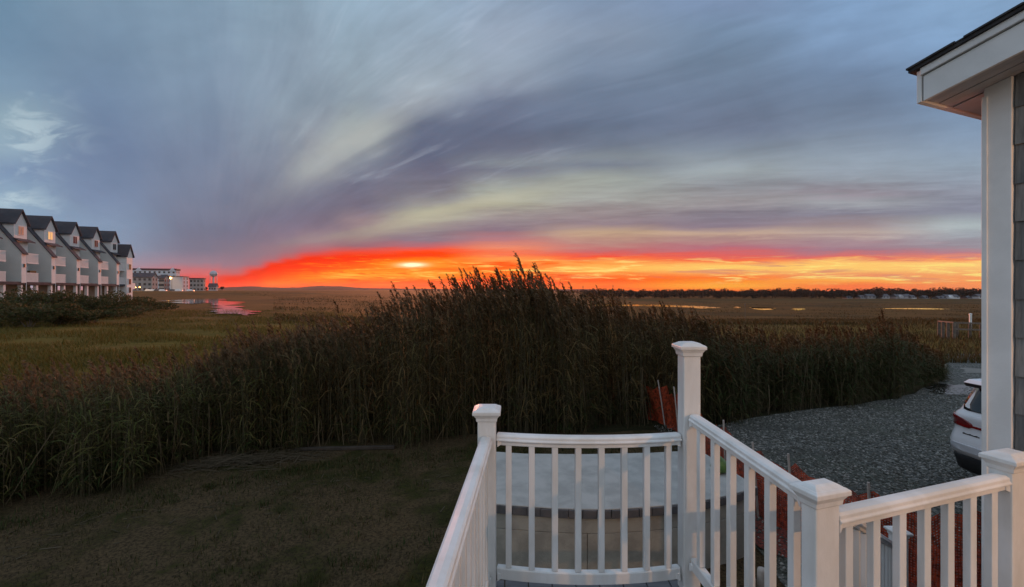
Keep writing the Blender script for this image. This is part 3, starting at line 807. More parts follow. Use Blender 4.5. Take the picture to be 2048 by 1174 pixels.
# ------------------------------------------------------------------ raised patio with brick edging
pat_ = thing('raised_patio', 'raised round-fronted grey concrete patio edged in dark brick', 'patio')
ZT = 0.9
fe = [(976, 1008), (1040, 1013), (1100, 1017), (1160, 1019.5), (1220, 1019.5), (1280, 1016), (1340, 1011), (1400, 1003), (1460, 991), (1512, 976)]
front = []
for px, py in fe:
    d = (E - ZT) * F / (py - HZ); front.append(Vector((PX(px, d), d, 0)))
backp = [Vector((3.14, 7.55, 0)), Vector((2.3, 7.42, 0)), Vector((1.2, 7.35, 0)), Vector((0.2, 7.38, 0)), Vector((-0.42, 7.5, 0))]
ring = front + backp
cen = Vector((1.4, 6.5, 0))
def inset(p, k): return p + (cen - p).normalized() * k
mb = MB(); mb.hexa([(*inset(p, 0.16)[:2], ZT - 0.10) for p in ring], [(*inset(p, 0.16)[:2], ZT - 0.002) for p in ring]); obj('patio_slab', mb, m_conc, pat_)
# joints between the slabs' tops read as slightly raised pavers
mb = MB()
nr = len(ring)
def arc(pl, n):
    out = []; seg = [(pl[i+1] - pl[i]).length for i in range(len(pl)-1)]; tot = sum(seg)
    for k in range(n + 1):
        t = tot * k / n; i = 0
        while i < len(seg) - 1 and t > seg[i]: t -= seg[i]; i += 1
        out.append(pl[i].lerp(pl[i+1], t / seg[i]))
    return out
loop = arc(ring + [ring[0]], 62)
rr = random.Random(6)
for i in range(62):
    p, q = loop[i], loop[i+1]; d = (q - p).normalized() * 0.004
    a, b = p + d, q - d; zz = ZT + rr.uniform(-0.003, 0.004)
    o_ = [a - (cen - a).normalized() * 0.035, b - (cen - b).normalized() * 0.035, inset(b, 0.15), inset(a, 0.15)]
    # the brick's outer face is dark, its top is the same grey concrete colour as the slab
    mb.hexa([(x.x, x.y, ZT - 0.10) for x in o_], [(x.x, x.y, zz) for x in o_])
obj('brick_edging', mb, m_brick, pat_, bevel=0.006)
mb = MB(); mb.hexa([(*inset(p, -0.015)[:2], ZT + 0.002) for p in ring], [(*inset(p, -0.012)[:2], ZT + 0.016) for p in ring]); obj('patio_top', mb, m_conc, pat_, bevel=0.004)
mb = MB(); zz = [0.0, 0.60, ZT - 0.105]
for ci in range(2):
    n = 15; lp = arc(ring + [ring[0]], 60)
    k = -3 - 4 * (ci % 2)
    while k < 60:
        a, b = max(k, 0), min(k + 10, 60)
        inn = rr.uniform(0.0, 0.004)
        outer = [inset(lp[j], 0.012 + inn) for j in range(a, b + 1)]; inner = [inset(lp[j], 0.2) for j in range(b, a - 1, -1)]
        dd = (outer[-1] - outer[0]).normalized() * 0.004
        outer[0] = outer[0] + dd; outer[-1] = outer[-1] - dd
        pl_ = outer + inner
        mb.hexa([(p.x, p.y, zz[ci] + 0.003) for p in pl_], [(p.x, p.y, zz[ci+1] - 0.003) for p in pl_])
        k += 10
obj('block_wall', mb, m_block, pat_, bevel=0.005)

gz0 = ZT + 0.017
gd = thing('gourd', 'green gourd with a curved neck on the patio corner', 'gourd', (PX(1440, 6.6), 6.62, gz0))
mb = MB(); pts = [(0, 0, 0.004), (0, 0, 0.03), (0, 0, 0.09), (-0.005, 0, 0.15), (-0.02, 0, 0.20), (-0.045, 0, 0.245), (-0.075, 0.005, 0.285), (-0.10, 0.005, 0.325)]
mb.tube(pts, [0.05, 0.105, 0.130, 0.105, 0.062, 0.036, 0.026, 0.020], 16); obj('gourd_body', mb, m_gourd, gd, smooth=True)
mb = MB(); mb.tube([(-0.10, 0.005, 0.322), (-0.115, 0.005, 0.345), (-0.13, 0.01, 0.352)], [0.012, 0.010, 0.008], 8); obj('stalk', mb, m_wood, gd, smooth=True)

# ------------------------------------------------------------------ orange safety fence
FL = [(3.50, 12.9), (4.05, 11.9), (4.12, 11.1), (3.92, 9.4), (3.95, 8.3), (3.86, 7.05), (4.12, 6.56), (4.50, 5.62), (5.25, 5.15), (6.4, 4.9), (7.6, 4.9)]
fence = thing('safety_fence', 'orange plastic safety netting sagging between pale stakes', 'fence')
pl3 = arc([Vector((x, y, 0)) for x, y in FL], 120)
cum = [0.0]
for i in range(120): cum.append(cum[-1] + (pl3[i+1] - pl3[i]).length)
me = bpy.data.meshes.new('netting'); vs, fs, uvs = [], [], []
rr = random.Random(3); NV = 8
stake_t = []
for x, y in FL:
    stake_t.append(min(range(121), key=lambda i: (pl3[i] - Vector((x, y, 0))).length))
for i, p in enumerate(pl3):
    # sag of the top edge between stakes
    lo = max([s for s in stake_t if s <= i]); hi_ = min([s for s in stake_t if s >= i])
    t = 0 if hi_ == lo else (i - lo) / (hi_ - lo)
    sag = 0.17 * 4 * t * (1 - t) + 0.05 * math.sin(i * 1.7) * (t * (1 - t) * 4)
    top = 1.06 - sag
    tv = (pl3[min(i+1, 120)] - pl3[max(i-1, 0)]).normalized(); nv = Vector((tv.y, -tv.x, 0))
    for k in range(NV + 1):
        h = k / NV
        off = 0.05 * math.sin(i * 0.55 + h * 4) * (t * (1 - t) * 4) + 0.03 * math.sin(i * 1.3 + h * 7)
        q = p + nv * off
        vs.append((q.x, q.y, 0.03 + top * h)); uvs.append((cum[i], h * 1.1))
for i in range(120):
    for k in range(NV):
        a = i * (NV + 1) + k
        fs.append((a, a + NV + 1, a + NV + 2, a + 1))
me.from_pydata(vs, [], fs); uvl = me.uv_layers.new(name='UVMap')
for lp_ in me.loops: uvl.data[lp_.index].uv = uvs[lp_.vertex_index]
me.materials.append(m_net)
no = bpy.data.objects.new('netting', me); COL.objects.link(no); no.parent = fence; fin(no, True)
lean = [(-0.10, 0.02), (-0.16, 0.1), (-0.1, 0.08), (-0.02, 0.03), (-0.05, 0.0), (-0.06, 0.06), (-0.07, 0.04), (-0.05, 0), (0.05, 0), (0.02, 0), (0, 0)]
for (x, y), (lx, ly) in zip(FL, lean):
    mb = MB(); mb.tube([(x, y, -0.05), (x + lx * 0.5, y + ly * 0.5, 0.62), (x + lx, y + ly, 1.20)], [0.019, 0.018, 0.016], 8)
    obj('stake', mb, m_stake, fence)

sheet('mulch_bed', blobby([(3.42, 6.2), (3.5, 8), (3.6, 9.6), (4.3, 9.9), (4.6, 8.6), (4.6, 7.4), (5.0, 6.6), (6.0, 6.15), (8, 6.0), (8, 4.7), (5.2, 4.75), (4.2, 5.3)], 0.03, 21), 0.05,
      M('red_brown_mulch', (0.26, 0.050, 0.030), (0.06, 0.018, 0.012), 22.0, 0.9, 0.8, 40), 'strip of red brown mulch under the orange netting', 'mulch')

# two short round-topped stakes by the patio's end
for k, (x, y, lab) in enumerate(((2.86, 5.15, 'short round-topped pale stake, taller of two by the patio end'), (2.72, 5.12, 'short round-topped pale stake, lower of two by the patio end'))):
    mb = MB(); h = 0.42 - 0.07 * k; mb.tube([(0, 0, 0), (0, 0, h - 0.03), (0, 0, h - 0.01), (0, 0, h)], [0.05, 0.05, 0.044, 0.02], 12)
    tag(obj('stake', mb, m_stake, smooth=True, loc=(x, y, 0)), lab, 'stake', 'stakes by the patio')

# ------------------------------------------------------------------ white car behind the corner board
car = thing('parked_car', 'white sport utility car parked on gravel, rear towards the deck', 'car', (8.14, 7.52, 0.02), R(2))
car.scale = (1.08, 1.0, 1.16)
def ring_at(z, xr, xf, hw, rc=0.24):
    out = []
    for cx, cy, a0 in ((xf - rc, hw - rc, 0), (xr + rc, hw - rc, 90), (xr + rc, -hw + rc, 180), (xf - rc, -hw + rc, 270)):
        for k in range(7):
            a = R(a0 + 15 * k); out.append((cx + rc * math.cos(a), cy + rc * math.sin(a), z))
    return out
mb = MB()
mb.loft([ring_at(0.50, 0.06, 4.60, 0.90), ring_at(0.58, 0.0, 4.68, 0.925), ring_at(0.72, -0.02, 4.70, 0.94), ring_at(0.80, 0.01, 4.70, 0.94), ring_at(0.90, 0.05, 4.67, 0.93), ring_at(1.02, 0.06, 4.60, 0.925),
         ring_at(1.10, 0.03, 4.45, 0.92), ring_at(1.16, 0.06, 4.2, 0.90), ring_at(1.20, 0.10, 3.5, 0.87), ring_at(1.24, 0.12, 3.35, 0.86), ring_at(1.42, 0.20, 2.95, 0.82), ring_at(1.58, 0.27, 2.55, 0.77), ring_at(1.645, 0.32, 2.35, 0.74), ring_at(1.68, 0.55, 2.1, 0.62)])
obj('body', mb, m_car, car, smooth=True)
mb = MB(); mb.loft([ring_at(0.24, 0.18, 4.5, 0.86), ring_at(0.30, 0.08, 4.6, 0.90), ring_at(0.50, 0.02, 4.66, 0.915), ring_at(0.53, 0.06, 4.6, 0.90)]); obj('lower_bumper', mb, m_black, car, smooth=True)
def rearx(z): return float(np.interp(z, [0.72, 0.80, 0.90, 1.02, 1.10, 1.16, 1.20, 1.24, 1.42, 1.58, 1.645], [-0.02, 0.01, 0.05, 0.06, 0.03, 0.06, 0.10, 0.12, 0.20, 0.27, 0.32]))
def rear_panel(rows, out, inn=0.03):
    """rows [(z, y0, y1)]; panel hugging the rear"""
    m_ = MB(); rings = []
    for z, y0, y1 in rows:
        xs = rearx(z)
        hwz = float(np.interp(z, [0.50, 0.58, 0.72, 0.80, 1.02, 1.10, 1.16, 1.20, 1.24, 1.42, 1.58, 1.645], [0.90, 0.925, 0.94, 0.94, 0.925, 0.92, 0.90, 0.87, 0.86, 0.82, 0.77, 0.74]))
        def bx(y):
            e_ = max(0.0, abs(y) - (hwz - 0.24)); return xs + 0.24 - math.sqrt(max(0.24 ** 2 - e_ ** 2, 0.0))
        ys_ = np.linspace(y0, y1, 9)
        rings.append([(bx(y) - out, y, z) for y in ys_] + [(bx(y) + inn, y, z) for y in ys_[::-1]])
    m_.loft(rings); return m_
obj('rear_window', rear_panel([(1.215, -0.60, 0.60), (1.225, -0.68, 0.68), (1.30, -0.74, 0.74), (1.45, -0.70, 0.70), (1.57, -0.65, 0.65), (1.585, -0.62, 0.62)], 0.012), m_glassd, car, smooth=True)
mb = MB(); mb.loft([[(0.16, -0.70, 1.575), (0.16, 0.70, 1.575), (0.5, 0.70, 1.60), (0.5, -0.70, 1.60)], [(0.10, -0.68, 1.635), (0.10, 0.68, 1.635), (0.5, 0.68, 1.645), (0.5, -0.68, 1.645)]])
obj('spoiler', mb, m_black, car, bevel=0.012)
mb = MB(); mb.loft([[(0.10, -0.69, 1.637), (0.10, 0.69, 1.637), (0.9, 0.66, 1.66), (0.9, -0.66, 1.66)], [(0.16, -0.64, 1.695), (0.16, 0.64, 1.695), (0.9, 0.60, 1.73), (0.9, -0.60, 1.73)]])
obj('roof_lip', mb, m_car, car, bevel=0.012)
for s_ in (-1, 1):
    rows = [(0.955, 0.52, 0.60), (0.965, 0.50, 0.80), (0.99, 0.46, 0.90), (1.04, 0.50, 0.915), (1.09, 0.62, 0.91), (1.115, 0.74, 0.90), (1.125, 0.80, 0.88)]
    rows = [(z, s_ * a, s_ * b) for z, a, b in rows]
    obj('tail_light', rear_panel(rows, 0.022), m_red, car, smooth=True)
obj('light_bar', rear_panel([(0.972, -0.5, 0.5), (0.978, -0.5, 0.5), (0.998, -0.5, 0.5), (1.004, -0.5, 0.5)], 0.014), m_red, car)
mb = MB()
for k in range(8):
    y = 0.60 - k * 0.036; x = rearx(0.86) - 0.006
    mb.box(x - 0.004, x + 0.03, y - 0.013, y + 0.013, 0.852, 0.866 + 0.006 * (k % 3 == 0)); 
obj('tailgate_lettering', mb, m_black, car)
obj('bumper_crease', rear_panel([(0.60, -0.70, 0.70), (0.61, -0.74, 0.74), (0.695, -0.78, 0.78), (0.705, -0.74, 0.74)], 0.03), M('satin_grey_bumper', (0.55, 0.56, 0.58), (0.52, 0.53, 0.55), 3, 0.5), car, smooth=True)
for s_ in (-1, 1):
    mb = MB(); mb.loft([[(0.62, s_*0.855, 1.25), (1.5, s_*0.855, 1.25), (2.6, s_*0.855, 1.25), (3.1, s_*0.85, 1.25)], [(0.85, s_*0.735, 1.53), (1.5, s_*0.74, 1.55), (2.2, s_*0.74, 1.55), (2.45, s_*0.735, 1.52)]], cap=False, closed=False)
    obj('side_window', mb, m_glassd, car)
    for xw in (0.92, 3.75):
        mb = MB(); prof = [(0.24, -0.11), (0.345, -0.10), (0.36, -0.06), (0.36, 0.06), (0.345, 0.10), (0.24, 0.11)]
        n = 28; rings = [[(xw + r*math.cos(2*math.pi*k/n), s_*0.84 + w, 0.34 + r*math.sin(2*math.pi*k/n)) for k in range(n)] for r, w in prof]
        mb.loft(rings); wo_ = obj('wheel', mb, m_rubber, car, smooth=True)
        mb = MB()
        for k in range(5):
            a = 2*math.pi*k/5; mb.tube([(xw, s_*0.955, 0.34), (xw + 0.22*math.cos(a), s_*0.945, 0.34 + 0.22*math.sin(a))], [0.04, 0.03], 6)
        obj('rim', mb, m_metal, wo_)

# ------------------------------------------------------------------ row of townhouses on the left
RZ = math.atan2(0.31, 0.95)
rdir = Vector((-math.sin(RZ), math.cos(RZ), 0)); fdir = Vector((math.cos(RZ), math.sin(RZ), 0))
O1 = Vector((-77.5, 71.0, 0)); PITCHA = 7.15
TH_GROUP = 'row of attached saltbox townhouses'
def town(label, win_mat, plant=False):
    t = thing('townhouse', label, 'townhouse', group=TH_GROUP)
    z0 = E; ZB, ZF, ZR = z0 + 1.15, z0 + 6.1, z0 + 12.5
    prof = [(0, ZB), (0, ZF), (-4.6, ZR), (-9.2, ZF), (-9.2, ZB)]
    mb = MB(); mb.hexa([(b, 0.0, z) for b, z in prof], [(b, 1.0, z) for b, z in prof]); obj('side_wall', mb, m_thwall, t)
    mb = MB(); mb.box(0.002, 0.10, -0.02, 1.02, ZB, ZF - 0.05); wt_ = obj('front_strip', mb, m_thtrim, t)
    mb = MB(); mb.box(0.10, 0.26, 0.38, 0.62, z0 + 3.6, z0 + 4.15); obj('wall_lamp', mb, m_black, t)
    mb = MB(); mb.box(-8.0, -1.46, 1.0, 4.2, ZB, z0 + 8.1); mb.box(-8.0, -4.9, 4.2, PITCHA, ZB, z0 + 8.1); obj('recess_wall', mb, m_thtrim, t)
    # sloped roofs
    sl = (ZR - ZF) / 4.6
    def rs(b0, b1, a0, a1, th=0.22, lift=0.0):
        za, zb_ = ZF + (-b0) * sl + lift, ZF + (-b1) * sl + lift
        m_ = MB(); m_.hexa([(b0, a0, za), (b1, a0, zb_), (b1, a1, zb_), (b0, a1, za)], [(b0, a0, za + th), (b1, a0, zb_ + th), (b1, a1, zb_ + th), (b0, a1, za + th)]); return m_
    mb = rs(0.35, -4.62, -0.12, 1.05)
    for m2 in (rs(-1.35, -4.62, 1.05, 4.25, 0.2, 0.0),):
        n0 = len(mb.v); mb.v += m2.v; mb.f += [tuple(i + n0 for i in q) for q in m2.f]
    mb.hexa([(-4.62, -0.12, ZR), (-9.5, -0.12, ZF - 0.2), (-9.5, PITCHA - 0.12, ZF - 0.2), (-4.62, PITCHA - 0.12, ZR)], [(-4.62, -0.12, ZR + 0.24), (-9.5, -0.12, ZF), (-9.5, PITCHA - 0.12, ZF), (-4.62, PITCHA - 0.12, ZR + 0.24)])
    ro = obj('roof', mb, m_throof, t)
    mb = MB(); mb.box(-5.3, -4.6, 0.9, 1.7, ZR - 0.2, ZR + 0.75); obj('roof_vent', mb, m_throof, ro)
    # dormer
    a0, a1, am = 1.05, 3.95, 2.5
    zb_, ze, zt = z0 + 8.15, z0 + 10.8, z0 + 12.85
    pr = [(a0, zb_), (a1, zb_), (a1, ze), (am, zt), (a0, ze)]
    mb = MB(); mb.hexa([(-1.44, a, z) for a, z in pr], [(-4.4, a, z) for a, z in pr]); dm = obj('dormer', mb, m_thtrim, t)
    mb = MB()
    mb.hexa([(-1.1, am, zt + 0.02), (-1.1, a0 - 0.25, ze - 0.32), (-4.9, a0 - 0.25, ze - 0.32), (-4.9, am, zt + 0.02)], [(-1.1, am, zt + 0.26), (-1.1, a0 - 0.25, ze - 0.10), (-4.9, a0 - 0.25, ze - 0.10), (-4.9, am, zt + 0.26)])
    mb.hexa([(-1.1, am, zt + 0.02), (-1.1, a1 + 0.25, ze - 0.32), (-4.9, a1 + 0.25, ze - 0.32), (-4.9, am, zt + 0.02)], [(-1.1, am, zt + 0.26), (-1.1, a1 + 0.25, ze - 0.10), (-4.9, a1 + 0.25, ze - 0.10), (-4.9, am, zt + 0.26)])
    obj('dormer_roof', mb, m_throof, dm)
    mb = MB()
    mb.box(-1.44, -1.38, 1.85, 3.15, z0 + 8.85, z0 + 10.35); wf = obj('window', mb, m_thtrim, dm)
    mb = MB()
    for s_ in (1.93, 2.56): mb.box(-1.40, -1.36, s_, s_ + 0.51, z0 + 8.95, z0 + 10.25)
    obj('pane', mb, win_mat, wf)
    mb = MB(); mb.hexa([(-1.44, 0.8, z0 + 8.2), (-0.6, 0.8, z0 + 7.75), (-0.6, 4.5, z0 + 7.75), (-1.44, 4.5, z0 + 8.2)], [(-1.44, 0.8, z0 + 8.36), (-0.6, 0.8, z0 + 7.9), (-0.6, 4.5, z0 + 7.9), (-1.44, 4.5, z0 + 8.36)]); obj('skirt_roof', mb, m_throof, dm)
    # balconies
    for zb1, zt1 in ((4.5, 5.95), (1.35, 2.8)):
        mb = MB(); ab = 4.15
        mb.box(-1.45, -0.04, 1.02, ab, z0 + zb1 - 0.22, z0 + zb1)
        bal = obj('balcony', mb, m_thtrim, t)
        mb = MB()
        mb.box(-0.12, -0.04, 1.02, ab, z0 + zt1 - 0.12, z0 + zt1); mb.box(-1.45, -0.12, ab - 0.08, ab, z0 + zt1 - 0.12, z0 + zt1)
        k = 1.1
        while k < ab: mb.box(-0.11, -0.05, k, k + 0.10, z0 + zb1, z0 + zt1 - 0.12); k += 0.17
        k = -1.4
        while k < -0.2: mb.box(k, k + 0.10, ab - 0.07, ab - 0.01, z0 + zb1, z0 + zt1 - 0.12); k += 0.17
        obj('balcony_rail', mb, m_thtrim, bal)
    mb = MB(); mb.box(-1.46, -1.40, 1.3, 3.9, z0 + 1.5, z0 + 3.9); obj('balcony_door', mb, M_TAUPE, t)
    if plant:
        mb = MB(); mb.box(-0.5, -0.15, 2.3, 3.8, z0 + 2.7, z0 + 3.15); obj('planter_box', mb, m_bush, t)
    mb = MB(); mb.box(-9.0, 0.06, -0.06, PITCHA - 0.06, z0 + 0.85, z0 + 1.30); obj('floor_beam', mb, m_throof, t)
    mb = MB(); mb.box(-3.0, -2.6, 1.2, PITCHA - 0.3, -1.2, z0 + 0.85); obj('parking_wall', mb, m_tan, t)
    for (b, a) in ((-0.35, 0.45), (-0.35, 4.0), (-3.5, 0.4)):
        mb = MB(); mb.box(b - 0.22, b + 0.22, a - 0.22, a + 0.22, -1.2, z0 + 0.85); obj('piling', mb, m_thtrim, t)
    mb = MB(); mb.tube([(0.05, 1.12, -1.0), (0.05, 1.12, z0 + 5.6)], 0.05, 6); obj('downpipe', mb, m_thtrim, t)
    return t
M_TAUPE = M('recessed_door_taupe', (0.16, 0.14, 0.12), (0.12, 0.105, 0.09), 0.6, 0.7)
m_curt = M('pale_curtain_window', (0.30, 0.26, 0.22), (0.10, 0.09, 0.09), 1.2, 0.3)
specs = [('townhouse cut by the left edge, only its balconies in view', m_win, False),
         ('first townhouse with full dormer, pale curtain in its window, dark plants on balcony', m_curt, True),
         ('townhouse whose dormer window glows yellow', m_litwin, False),
         ('townhouse with dark dormer window directly beyond the yellow lit one', m_win, False),
         ('townhouse with dark window, fourth full dormer from the left', m_win, False),
         ('townhouse with pink tinged dormer beside the narrow end gable', m_win, False)]
proto_plain = None
for i, (lab, wm, plant) in enumerate(specs):
    loc = O1 + rdir * (PITCHA * (i - 1))
    if wm is m_win and not plant:
        if proto_plain is None:
            proto_plain = town(lab, wm); t_ = proto_plain
        else:
            t_ = dup(proto_plain, label=lab)
    else:
        t_ = town(lab, wm, plant)
    t_.location = loc; t_.rotation_euler = (0, 0, RZ)
# end gable
eg = thing('townhouse', 'narrow pink gabled house closing the townhouse row', 'townhouse', O1 + rdir * (PITCHA * 4 + 3.7) + fdir * 0.35, RZ, TH_GROUP)
z0 = E
pr = [(0, 0.0), (2.7, 0.0), (2.7, z0 + 7.9), (1.35, z0 + 10.2), (0, z0 + 7.9)]
mb = MB(); mb.hexa([(0, a, z) for a, z in pr], [(-6, a, z) for a, z in pr]); obj('wall', mb, m_thtrim, eg)
mb = MB()
mb.hexa([(0.3, 1.35, z0+10.22), (0.3, -0.3, z0+7.45), (-6, -0.3, z0+7.45), (-6, 1.35, z0+10.22)], [(0.3, 1.35, z0+10.45), (0.3, -0.3, z0+7.68), (-6, -0.3, z0+7.68), (-6, 1.35, z0+10.45)])
mb.hexa([(0.3, 1.35, z0+10.22), (0.3, 3.0, z0+7.45), (-6, 3.0, z0+7.45), (-6, 1.35, z0+10.22)], [(0.3, 1.35, z0+10.45), (0.3, 3.0, z0+7.68), (-6, 3.0, z0+7.68), (-6, 1.35, z0+10.45)])
obj('roof', mb, m_throof, eg)
for zc in (5.3, 1.9, 0.0):
    mb = MB(); mb.box(0.0, 0.06, 0.8, 1.9, z0 + zc - 0.7, z0 + zc + 0.7); w_ = obj('window', mb, m_thtrim, eg)
    mb = MB(); mb.box(0.05, 0.08, 0.88, 1.32, z0 + zc - 0.6, z0 + zc + 0.6); mb.box(0.05, 0.08, 1.40, 1.84, z0 + zc - 0.6, z0 + zc + 0.6); obj('pane', mb, m_win, w_)
mb = MB(); mb.box(-1.5, -0.1, 2.7, 4.3, z0 + 0.2, z0 + 1.6); obj('balcony', mb, m_thtrim, eg)

# ------------------------------------------------------------------ far buildings behind the marsh
def far_block(name, label, cat, pxl, pxc, pxr, ytop, Y, wall, roofm, side_roof=0.0, gable=0.0, nwin=(4, 3), end_win=(1, 3), group=None, zbase=None, end_mat=None):
    """block whose camera side runs pxl..pxc and whose end runs pxc..pxr; ytop = top of wall"""
    uc = (pxc - 1024) / F
    kf = F * (math.cos(RZ) - uc * math.sin(RZ)) / Y; kr = F * (-math.sin(RZ) - uc * math.cos(RZ)) / Y
    L = (pxc - pxl) / kf; D = (pxr - pxc) / kr
    X = PX(pxc, Y); zb = float(G(X, Y)) - 0.5 if zbase is None else zbase; zt = PZ(ytop, Y)
    t = thing(name, label, cat, (X, Y, 0), RZ, group)
    mb = MB(); mb.box(-L, 0, 0, D, zb, zt); obj('wall', mb, wall, t)
    if gable:
        pr = [(0, zt), (D, zt), (D / 2, zt + gable)]
        mb = MB(); mb.hexa([(0.0, a, z) for a, z in pr], [(-L, a, z) for a, z in pr]); obj('gable', mb, wall, t)
        mb = MB(); e = 0.5
        for s_, a_ in ((0, -e), (D, D + e)):
            zl = zt - gable * e / (D / 2)
            mb.hexa([(e, D/2, zt + gable + .05), (e, a_, zl + .05), (-L - e, a_, zl + .05), (-L - e, D/2, zt + gable + .05)], [(e, D/2, zt + gable + .5), (e, a_, zl + .5), (-L - e, a_, zl + .5), (-L - e, D/2, zt + gable + .5)])
        obj('roof', mb, roofm, t)
    else:
        mb = MB(); mb.box(-L - 0.4, 0.4, -0.4, D + 0.4, zt, zt + 0.9 + side_roof); obj('roof', mb, roofm, t)
    H = zt - zb
    for r in range(nwin[1]):
        for c in range(nwin[0]):
            x = -L + (c + 0.5) * L / nwin[0]; z = zb + H * (r + 0.55) / nwin[1]
            mb = MB(); mb.box(x - 0.8, x + 0.8, -0.08, 0.05, z - 0.9, z + 0.9); obj('window', mb, m_win, t)
    for r in range(end_win[1]):
        for c in range(end_win[0]):
            a = (c + 0.5) * D / end_win[0]; z = zb + H * (r + 0.55) / end_win[1]
            mb = MB(); mb.box(-0.05, 0.08, a - 0.7, a + 0.7, z - 0.9, z + 0.9); obj('window', mb, m_win, t)
    return t
hot = far_block('hotel', 'long white hotel with dark red roof rising behind the apartments', 'hotel', 230, 352, 360, 541, 430, m_hotel, m_redroof, 0.8, 0, (13, 5), (2, 5))
L_h = (352 - 230) / (F * (math.cos(RZ) + 0.7467 * math.sin(RZ)) / 430)
for px in (279, 345):
    kf = F * (math.cos(RZ) + 0.75 * math.sin(RZ)) / 430
    x = -(352 - px) / kf; zt = PZ(541, 430)
    mb = MB(); mb.hexa([(x - 3.2, -0.5, zt - 1.0), (x + 3.2, -0.5, zt - 1.0), (x, -0.5, zt + 2.7)], [(x - 3.2, 1.5, zt - 1.0), (x + 3.2, 1.5, zt - 1.0), (x, 1.5, zt + 2.7)]); obj('roof_gable', mb, m_hotel, hot)
far_block('apartment_house', 'beige apartment house with dark gable roof in front of the hotel', 'apartments', 236, 304, 316, 554.5, 350, m_beige, m_throof, 0, 3.0, (7, 3), (2, 3))
far_block('apartment_house', 'gabled apartment house lit orange by the street lamp', 'apartments', 318, 328, 339, 557, 340, m_beige, m_throof, 0, 2.6, (2, 3), (2, 3))
far_block('apartment_block', 'pale flat-roofed block right of the street lamp', 'apartments', 341, 365, 378, 553.5, 335, m_panel, m_throof, -0.5, 0, (0, 0), (2, 4))
far_block('apartment_block', 'low grey flat-roofed block left of the water tower', 'apartments', 379, 407, 411, 558.5, 400, m_beige, m_redroof, 0.2, 0, (4, 3), (1, 3))
far_block('small_house', 'low dark house at the foot of the water tower', 'house', 417, 432, 436, 573, 480, m_dimhouse, m_throof, 0, 3.0, (3, 1), (1, 1))

wt_ = thing('water_tower', 'pale round water tower on thin legs against red sky', 'water tower', (PX(427, 600), 600, float(G(PX(427, 600), 600))))
zb = float(G(PX(427, 600), 600)); zc = PZ(547.5, 600) - zb
mb = MB(); mb.sphere((0, 0, zc), 4.4, 12, 0.95); obj('tank', mb, m_tank, wt_, smooth=True)
mb = MB(); mb.lathe([(4.75, zc - 0.6), (4.85, zc - 0.5), (4.85, zc - 0.1), (4.75, zc)], 24); obj('catwalk', mb, m_tank, wt_)
mb = MB(); mb.tube([(0, 0, 0), (0, 0, zc - 3.9)], 0.75, 10); obj('riser', mb, m_tank, wt_)
for k in range(6):
    a = 2*math.pi*k/6 + 0.3
    mb = MB(); mb.tube([(4.9*math.cos(a), 4.9*math.sin(a), 0), (4.15*math.cos(a), 4.15*math.sin(a), zc - 1.2)], 0.22, 6); obj('leg', mb, m_tank, wt_)

def street_lamp(px, py, Y, label, r=0.55, group='lit lamps by the far buildings'):
    X = PX(px, Y); zb = float(G(X, Y)); h = PZ(py, Y) - zb
    t = thing('street_lamp', label, 'street lamp', (X, Y, zb), 0, group)
    mb = MB(); mb.tube([(0.6, 0, 0), (0.6, 0, h + 0.1), (0.4, 0, h + 0.45), (0, 0, h + 0.45)], [0.12, 0.09, 0.08, 0.07], 8); obj('pole', mb, m_black, t)
    mb = MB(); mb.sphere((0, -0.1, h), r, 8); obj('lamp_globe', mb, m_lamp, t, smooth=True)
    l = bpy.data.lights.new('lamp_light', 'POINT'); l.energy = 1500 * (r / 0.55) ** 2; l.color = (1.0, 0.5, 0.15); l.shadow_soft_size = 0.4
    lo = bpy.data.objects.new('lamp_light', l); lo.location = (X - 0.2, Y - 2.0, zb + h - 0.3); COL.objects.link(lo)
street_lamp(342, 556, 322, 'bright orange street lamp glowing in front of the pale block', 0.75)
street_lamp(271, 574.5, 300, 'small warm lamp at the foot of the end townhouse, nearer of a pair', 0.40)
street_lamp(280, 574.5, 305, 'small warm lamp right of its twin below the beige apartments', 0.40)

def tiny_car(px, Y, mat, label, cat='car'):
    X = PX(px, Y); z = float(G(X, Y))
    mb = MB(); mb.hexa([(-2.2, -0.85, 0.3), (2.2, -0.85, 0.3), (2.2, 0.85, 0.3), (-2.2, 0.85, 0.3)], [(-2.15, -0.85, 0.95), (2.1, -0.85, 0.85), (2.1, 0.85, 0.85), (-2.15, 0.85, 0.95)])
    mb.hexa([(-2.0, -0.8, 0.94), (1.0, -0.8, 0.90), (1.0, 0.8, 0.90), (-2.0, 0.8, 0.94)], [(-1.6, -0.68, 1.5), (0.4, -0.68, 1.5), (0.4, 0.68, 1.5), (-1.6, 0.68, 1.5)])
    for x in (-1.4, 1.4):
        for y in (-0.75, 0.75): mb.lathe([(0.05, -0.1), (0.33, -0.1), (0.33, 0.1), (0.05, 0.1)], 8, (x, y, 0.33))
    o_ = obj('parked_car', mb, mat, loc=(X, Y, z)); o_.rotation_euler = (0, 0, RZ)
    return tag(o_, label, cat, 'cars parked by the far buildings')
m_dcar = M('dark_car_paint', (0.03, 0.03, 0.035), (0.04, 0.04, 0.045), 1, 0.3, coat=1.0)
for px, mt_, lab in ((298, m_car, 'tiny white car parked below the beige apartments, leftmost in line'), (308, m_car, 'tiny white car parked under the pink apartment gable'), (316, m_dcar, 'tiny dark car parked between the two gabled apartment houses'),
                     (326, m_car, 'tiny pale car parked below the orange lit gable'), (347, m_dcar, 'tiny dark car parked in front of the pale block'), (358, m_car, 'tiny white car parked below the right half of the pale block'), (381, m_car, 'tiny white car parked at the corner of the grey block')):
    tiny_car(px, 312, mt_, lab)

